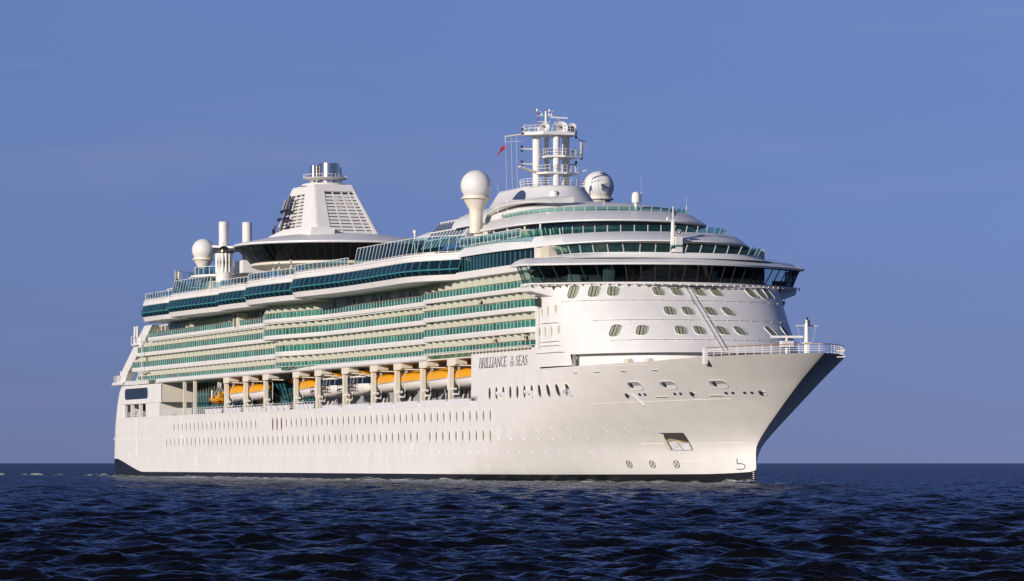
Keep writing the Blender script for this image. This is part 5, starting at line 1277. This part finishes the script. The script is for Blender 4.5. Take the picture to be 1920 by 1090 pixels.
CHAIRS = [(118.1,-17.6,25.12,'uppermost curved balcony, aftmost chair'), (121.3,-17.7,25.12,'uppermost curved balcony, second chair from aft'), (131.4,-16.6,25.12,'uppermost curved balcony, just aft of the standing person'),
 (118.4,-17.6,22.55,'third balcony row, aft end of the curved part'), (134.6,-16.3,22.55,'third balcony row, in the widest glass pane'),
 (119.6,-17.2,19.92,'second balcony row, aft end of the curved part'), (125.4,-17.1,19.92,'second balcony row, middle of the curved part'), (139.6,-15.7,19.92,'second balcony row, where the curve straightens'),
 (121.5,-17.2,17.0,'lowest curved balcony, aftmost chair'), (124.9,-17.1,17.0,'lowest curved balcony, second chair from aft'), (132.2,-16.2,17.0,'lowest curved balcony, third chair from aft'),
 (157.0,-15.3,25.12,'uppermost row, under the glass overhang, aftmost'), (161.2,-15.3,25.12,'uppermost row, under the glass overhang, second from aft'), (167.9,-15.3,25.12,'uppermost row, under the glass overhang, third from aft'), (174.5,-15.3,25.12,'uppermost row, under the glass overhang, fourth from aft'), (181.5,-15.3,25.12,'uppermost row, under the glass overhang, foremost')]
for i, (x, y, z, lb) in enumerate(CHAIRS):
    o_ = CP if i == 0 else copy_tree(CP)
    o_.location = (x, y, z); o_.rotation_euler = (0, 0, random.uniform(-.6, .9)); tag(o_, 'dark deck chair: '+lb, 'deck chair', 'deck chairs on the balconies')
fl_ = MB(); rows_ = []
for i in range(13):
    t = i/12; w_ = .52*(1-.35*t)
    c = Vector((CX-1.2, CY-6.5, 46.95)) - RIGHT*(1.15*t) + Vector((0, 0, -1.05*t*t-.25*t)) + FWD*(.16*math.sin(t*7)*t)
    rows_.append([tuple(c+Vector((0, 0, -w_*k*1.25))+FWD*.05*math.sin(k*3+t*5)+Vector((.015, 0, 0))*(k > 9)) for k in (0, .25, .5, .75, 1)])
fl_.grid(rows_); flag = fl_.build('flag', M['red'], None, 60)
flag.modifiers.new('cloth_thickness', 'SOLIDIFY').thickness = .012
tag(flag, 'small red flag streaming from the halyard left of the radar mast', 'flag')

# ---------------------------------------------------------------- sea: one sheet of wind waves out to the horizon
def wave_field(X, Y, cell):
    Z = np.zeros_like(X); DX = np.zeros_like(X); DY = np.zeros_like(X)
    g2 = np.random.default_rng(5); wind = math.atan2(FWD.y, FWD.x) + .22
    for lam in np.geomspace(0.5, 22, 76):
        th = wind + g2.normal(0, .55); k = 2*math.pi/lam
        a = SEA_AMP*(lam if lam < 1.7 else 1.7*(lam/1.7)**.22)*(1 if lam < 7 else (7/lam)**1.3)*g2.uniform(.5, 1.4); ph = g2.uniform(0, 2*math.pi)
        att = np.clip((lam/cell-2.0)/2.0, 0, 1)
        q = k*(X*math.cos(th)+Y*math.sin(th))+ph; aa = a*att
        Z += aa*np.sin(q); DX += aa*math.cos(th)*np.cos(q)*.9; DY += aa*math.sin(th)*np.cos(q)*.9
    return X+DX, Y+DY, Z
SEA_AMP = 0.0128
def hull_dist(X, Y):
    d = np.full(X.shape, 1e3); px = []
    for x in np.linspace(0, 266.9, 140): px.append((x, half_breadth(x, .2)))
    px = np.array(px); Ya = np.abs(Y)
    hbv = np.interp(X, px[:, 0], px[:, 1]); d = Ya-hbv; d = np.where(X > 266.9, np.hypot(X-266.9, Y), d); d = np.where(X < 0, np.maximum(Ya-14, -X), d)
    return d
def sea():
    ang = np.concatenate([np.linspace(-math.pi, -.34, 40)[:-1], np.linspace(-.34, -.155, 50)[:-1], np.linspace(-.155, .155, 560), np.linspace(.155, .34, 50)[1:], np.linspace(.34, math.pi, 40)[1:]])
    r = [3.0]
    while r[-1] < 45000:
        q = r[-1]; step = .8 if q < 66 else (q*(.0017+.0028*min(1, max(0, (q-180)/650))) if q < 900 else .03*q); r.append(q+step)
    r = np.array(r); base = math.atan2(FWD.y, FWD.x)
    A, Rr = np.meshgrid(ang, r); X = CAM.x+Rr*np.cos(base-A); Y = CAM.y+Rr*np.sin(base-A)
    da = np.gradient(ang); dr = np.gradient(r)
    cell = np.maximum(np.minimum(np.outer(r, da), 60), np.minimum(dr, 2.0)[:, None])
    cell = np.where(np.abs(A) > .16, np.maximum(cell, 1.2), cell)
    X2, Y2, Z = wave_field(X, Y, cell)
    d = hull_dist(X, Y); calm = np.clip(d/6, .25, 1); Z = Z*calm
    Z = Z - np.clip((Rr-3000)/40000, 0, 1)*0
    n = len(ang); m = len(r); v = np.stack([X2, Y2, Z], -1).reshape(-1, 3)
    idx = np.arange(m*n).reshape(m, n); f = np.stack([idx[:-1, :-1], idx[1:, :-1], idx[1:, 1:], idx[:-1, 1:]], -1).reshape(-1, 4)
    me = bpy.data.meshes.new('sea'); me.vertices.add(len(v)); me.vertices.foreach_set('co', v.ravel().astype(np.float32))
    me.loops.add(f.size); me.loops.foreach_set('vertex_index', f.ravel().astype(np.int32))
    me.polygons.add(len(f)); me.polygons.foreach_set('loop_start', np.arange(0, f.size, 4, dtype=np.int32)); me.polygons.foreach_set('loop_total', np.full(len(f), 4, np.int32))
    me.update(); me.validate(); me.shade_smooth()
    at = me.attributes.new('hull_distance', 'FLOAT', 'POINT'); at.data.foreach_set('value', d.ravel().astype(np.float32))
    at = me.attributes.new('fine_chop', 'FLOAT', 'POINT'); at.data.foreach_set('value', np.clip(cell/.9-.05, .30, 1).ravel().astype(np.float32))
    o_ = bpy.data.objects.new('sea', me); C.objects.link(o_); tag(o_, kind='structure'); return o_
def sea_material():
    m = bpy.data.materials.new('sea_water'); m.use_nodes = True; t = m.node_tree; lk = t.links.new; b = t.nodes['Principled BSDF']
    b.inputs['Specular IOR Level'].default_value = 0
    ge = N(t, 'ShaderNodeNewGeometry'); at = N(t, 'ShaderNodeAttribute', attribute_name='hull_distance')
    ms = N(t, 'ShaderNodeMapping'); ms.inputs['Rotation'].default_value = (0, 0, .5); ms.inputs['Scale'].default_value = (1, .62, 1); lk(ge.outputs['Position'], ms.inputs[0])
    prev = None; fc = N(t, 'ShaderNodeAttribute', attribute_name='fine_chop')
    for sc_, di_, st_ in ((.45, 1.1, 1), (1.4, .42, 1), (4.2, .10, .9)):
        n1 = N(t, 'ShaderNodeTexNoise'); n1.inputs['Scale'].default_value = sc_; n1.inputs['Detail'].default_value = 3; n1.inputs['Distortion'].default_value = .4; lk(ms.outputs[0], n1.inputs[0])
        bp = N(t, 'ShaderNodeBump'); bp.inputs['Strength'].default_value = st_; bp.inputs['Distance'].default_value = di_; lk(n1.outputs[0], bp.inputs['Height'])
        if sc_ < 2: lk(fc.outputs['Fac'], bp.inputs['Strength'])
        if prev: lk(prev.outputs[0], bp.inputs['Normal'])
        prev = bp
    gl = N(t, 'ShaderNodeBsdfGlossy'); gl.inputs['Color'].default_value = (.74, .80, 1, 1); dt = N(t, 'ShaderNodeVectorMath', operation='DOT_PRODUCT'); lk(ge.outputs['Incoming'], dt.inputs[0]); lk(bp.outputs[0], dt.inputs[1]); ab = N(t, 'ShaderNodeMath', operation='ABSOLUTE'); lk(dt.outputs['Value'], ab.inputs[0]); fr = N(t, 'ShaderNodeMath', operation='SUBTRACT'); fr.inputs[0].default_value = 1; lk(ab.outputs[0], fr.inputs[1]); lk(bp.outputs[0], gl.inputs['Normal'])
    pw_ = N(t, 'ShaderNodeMath', operation='POWER'); pw_.inputs[1].default_value = 5.0; lk(fr.outputs[0], pw_.inputs[0]); fm_ = N(t, 'ShaderNodeMath', operation='MULTIPLY_ADD'); fm_.inputs[1].default_value = .78; fm_.inputs[2].default_value = .006; lk(pw_.outputs[0], fm_.inputs[0])
    mxs = N(t, 'ShaderNodeMixShader'); lk(fm_.outputs[0], mxs.inputs[0]); lk(b.outputs[0], mxs.inputs[1]); lk(gl.outputs[0], mxs.inputs[2]); lk(mxs.outputs[0], t.nodes['Material Output'].inputs[0])
    # churned pale green water and foam beside the hull, rare small whitecaps elsewhere
    mp = N(t, 'ShaderNodeMapping'); mp.inputs['Scale'].default_value = (.10, .35, .6); lk(ge.outputs['Position'], mp.inputs[0])
    n2 = N(t, 'ShaderNodeTexNoise'); n2.inputs['Scale'].default_value = 1; n2.inputs['Detail'].default_value = 7; n2.inputs['Roughness'].default_value = .65; lk(mp.outputs[0], n2.inputs[0])
    mr = N(t, 'ShaderNodeMapRange'); mr.inputs[1].default_value = 0; mr.inputs[2].default_value = 30; mr.inputs[3].default_value = .17; mr.inputs[4].default_value = -.30; lk(at.outputs['Fac'], mr.inputs[0])
    ad = N(t, 'ShaderNodeMath', operation='ADD'); lk(n2.outputs[0], ad.inputs[0]); lk(mr.outputs[0], ad.inputs[1])
    r1 = N(t, 'ShaderNodeValToRGB'); lk(ad.outputs[0], r1.inputs[0])
    e = r1.color_ramp.elements; e[0].position = .40; e[0].color = (.0034, .0036, .0046, 1); e[1].position = .80; e[1].color = (.55, .58, .55, 1)
    q = r1.color_ramp.elements.new(.60); q.color = (.035, .055, .05, 1)
    lk(r1.outputs[0], b.inputs['Base Color'])
    r2 = N(t, 'ShaderNodeMapRange'); r2.inputs[1].default_value = .6; r2.inputs[2].default_value = .8; r2.inputs[3].default_value = .09; r2.inputs[4].default_value = .7; lk(ad.outputs[0], r2.inputs[0]); lk(r2.outputs[0], gl.inputs['Roughness'])
    return m
SEA = sea(); SEA.data.materials.append(sea_material())

# broken foam along the waterline and a low wash trailing from the stern
def foam():
    b = MB(); g3 = np.random.default_rng(9)
    wl = [(x, -half_breadth(x, .15)) for x in np.concatenate([np.linspace(3, 255, 420), np.linspace(255.3, 266.7, 60)])]
    wl = wl+[(267.3, -.1)]+[(267.3+.35*i, -.25-.42*i) for i in range(1, 60)]
    pts = [Vector(p) for p in wl]; nn = normals(pts); rows_ = []
    e = np.convolve(g3.normal(0, 1, len(pts)+40), np.ones(5)/5, 'same'); e2 = np.convolve(g3.normal(0, 1, len(pts)+40), np.hanning(23)/11, 'same')
    for i, (p, n_) in enumerate(zip(pts, nn)):
        ahead = max(0, p.x-267); h_ = max(.02, .20+.22*e[i]+.16*e2[i]+(.25 if 262 < p.x < 272 else 0)-.03*ahead)*(1 if p.x < 267 else max(.2, 1-ahead/14)); w_ = 1.5+abs(e2[i])*1.6
        rows_.append([(p.x+n_.x*o_, p.y+n_.y*o_, z_) for o_, z_ in ((-.12, -.3), (-.02, h_*.8), (.35, h_), (w_*.6, h_*.45+.05), (w_*1.4, .02), (w_*1.5, -.35))])
    b.grid(rows_)
    for k in range(14):                              # stern wash, streaks lying on the water
        x0 = -3-k*7.5+g3.uniform(-2, 2); y0 = -12+g3.uniform(-2, 4)-k*.4; L_ = g3.uniform(3, 8); r_ = []
        for t in np.linspace(0, 1, 9):
            h_ = (.30+.25*g3.uniform(-1, 1))*math.sin(math.pi*min(1, t*1.02))*(1.3 if k < 3 else .8); r_.append([(x0-L_*t, y0-.8, -.3), (x0-L_*t, y0-.4, h_*.8+.05), (x0-L_*t, y0+.3, h_+.08), (x0-L_*t, y0+1.2, -.3)])
        b.grid(r_)
    o_ = b.build('foam', foam_material(), None, 60); tag(o_, kind='stuff'); return o_
def foam_material():
    m = mat('sea_foam', (.5, .5, .5), .8); t = m.node_tree; p = t.nodes['Principled BSDF']; lk = t.links.new
    ge = N(t, 'ShaderNodeNewGeometry'); mp = N(t, 'ShaderNodeMapping'); mp.inputs['Scale'].default_value = (.42, .9, 2.2); lk(ge.outputs['Position'], mp.inputs[0])
    no = N(t, 'ShaderNodeTexNoise'); no.inputs['Scale'].default_value = 1; no.inputs['Detail'].default_value = 8; no.inputs['Roughness'].default_value = .7; lk(mp.outputs[0], no.inputs[0])
    r_ = N(t, 'ShaderNodeValToRGB'); lk(no.outputs[0], r_.inputs[0]); e = r_.color_ramp.elements
    e[0].position = .34; e[0].color = (.006, .010, .014, 1); e[1].position = .64; e[1].color = (.66, .68, .66, 1); q = e.new(.48); q.color = (.05, .075, .065, 1)
    lk(r_.outputs[0], p.inputs['Base Color']); return m
foam()
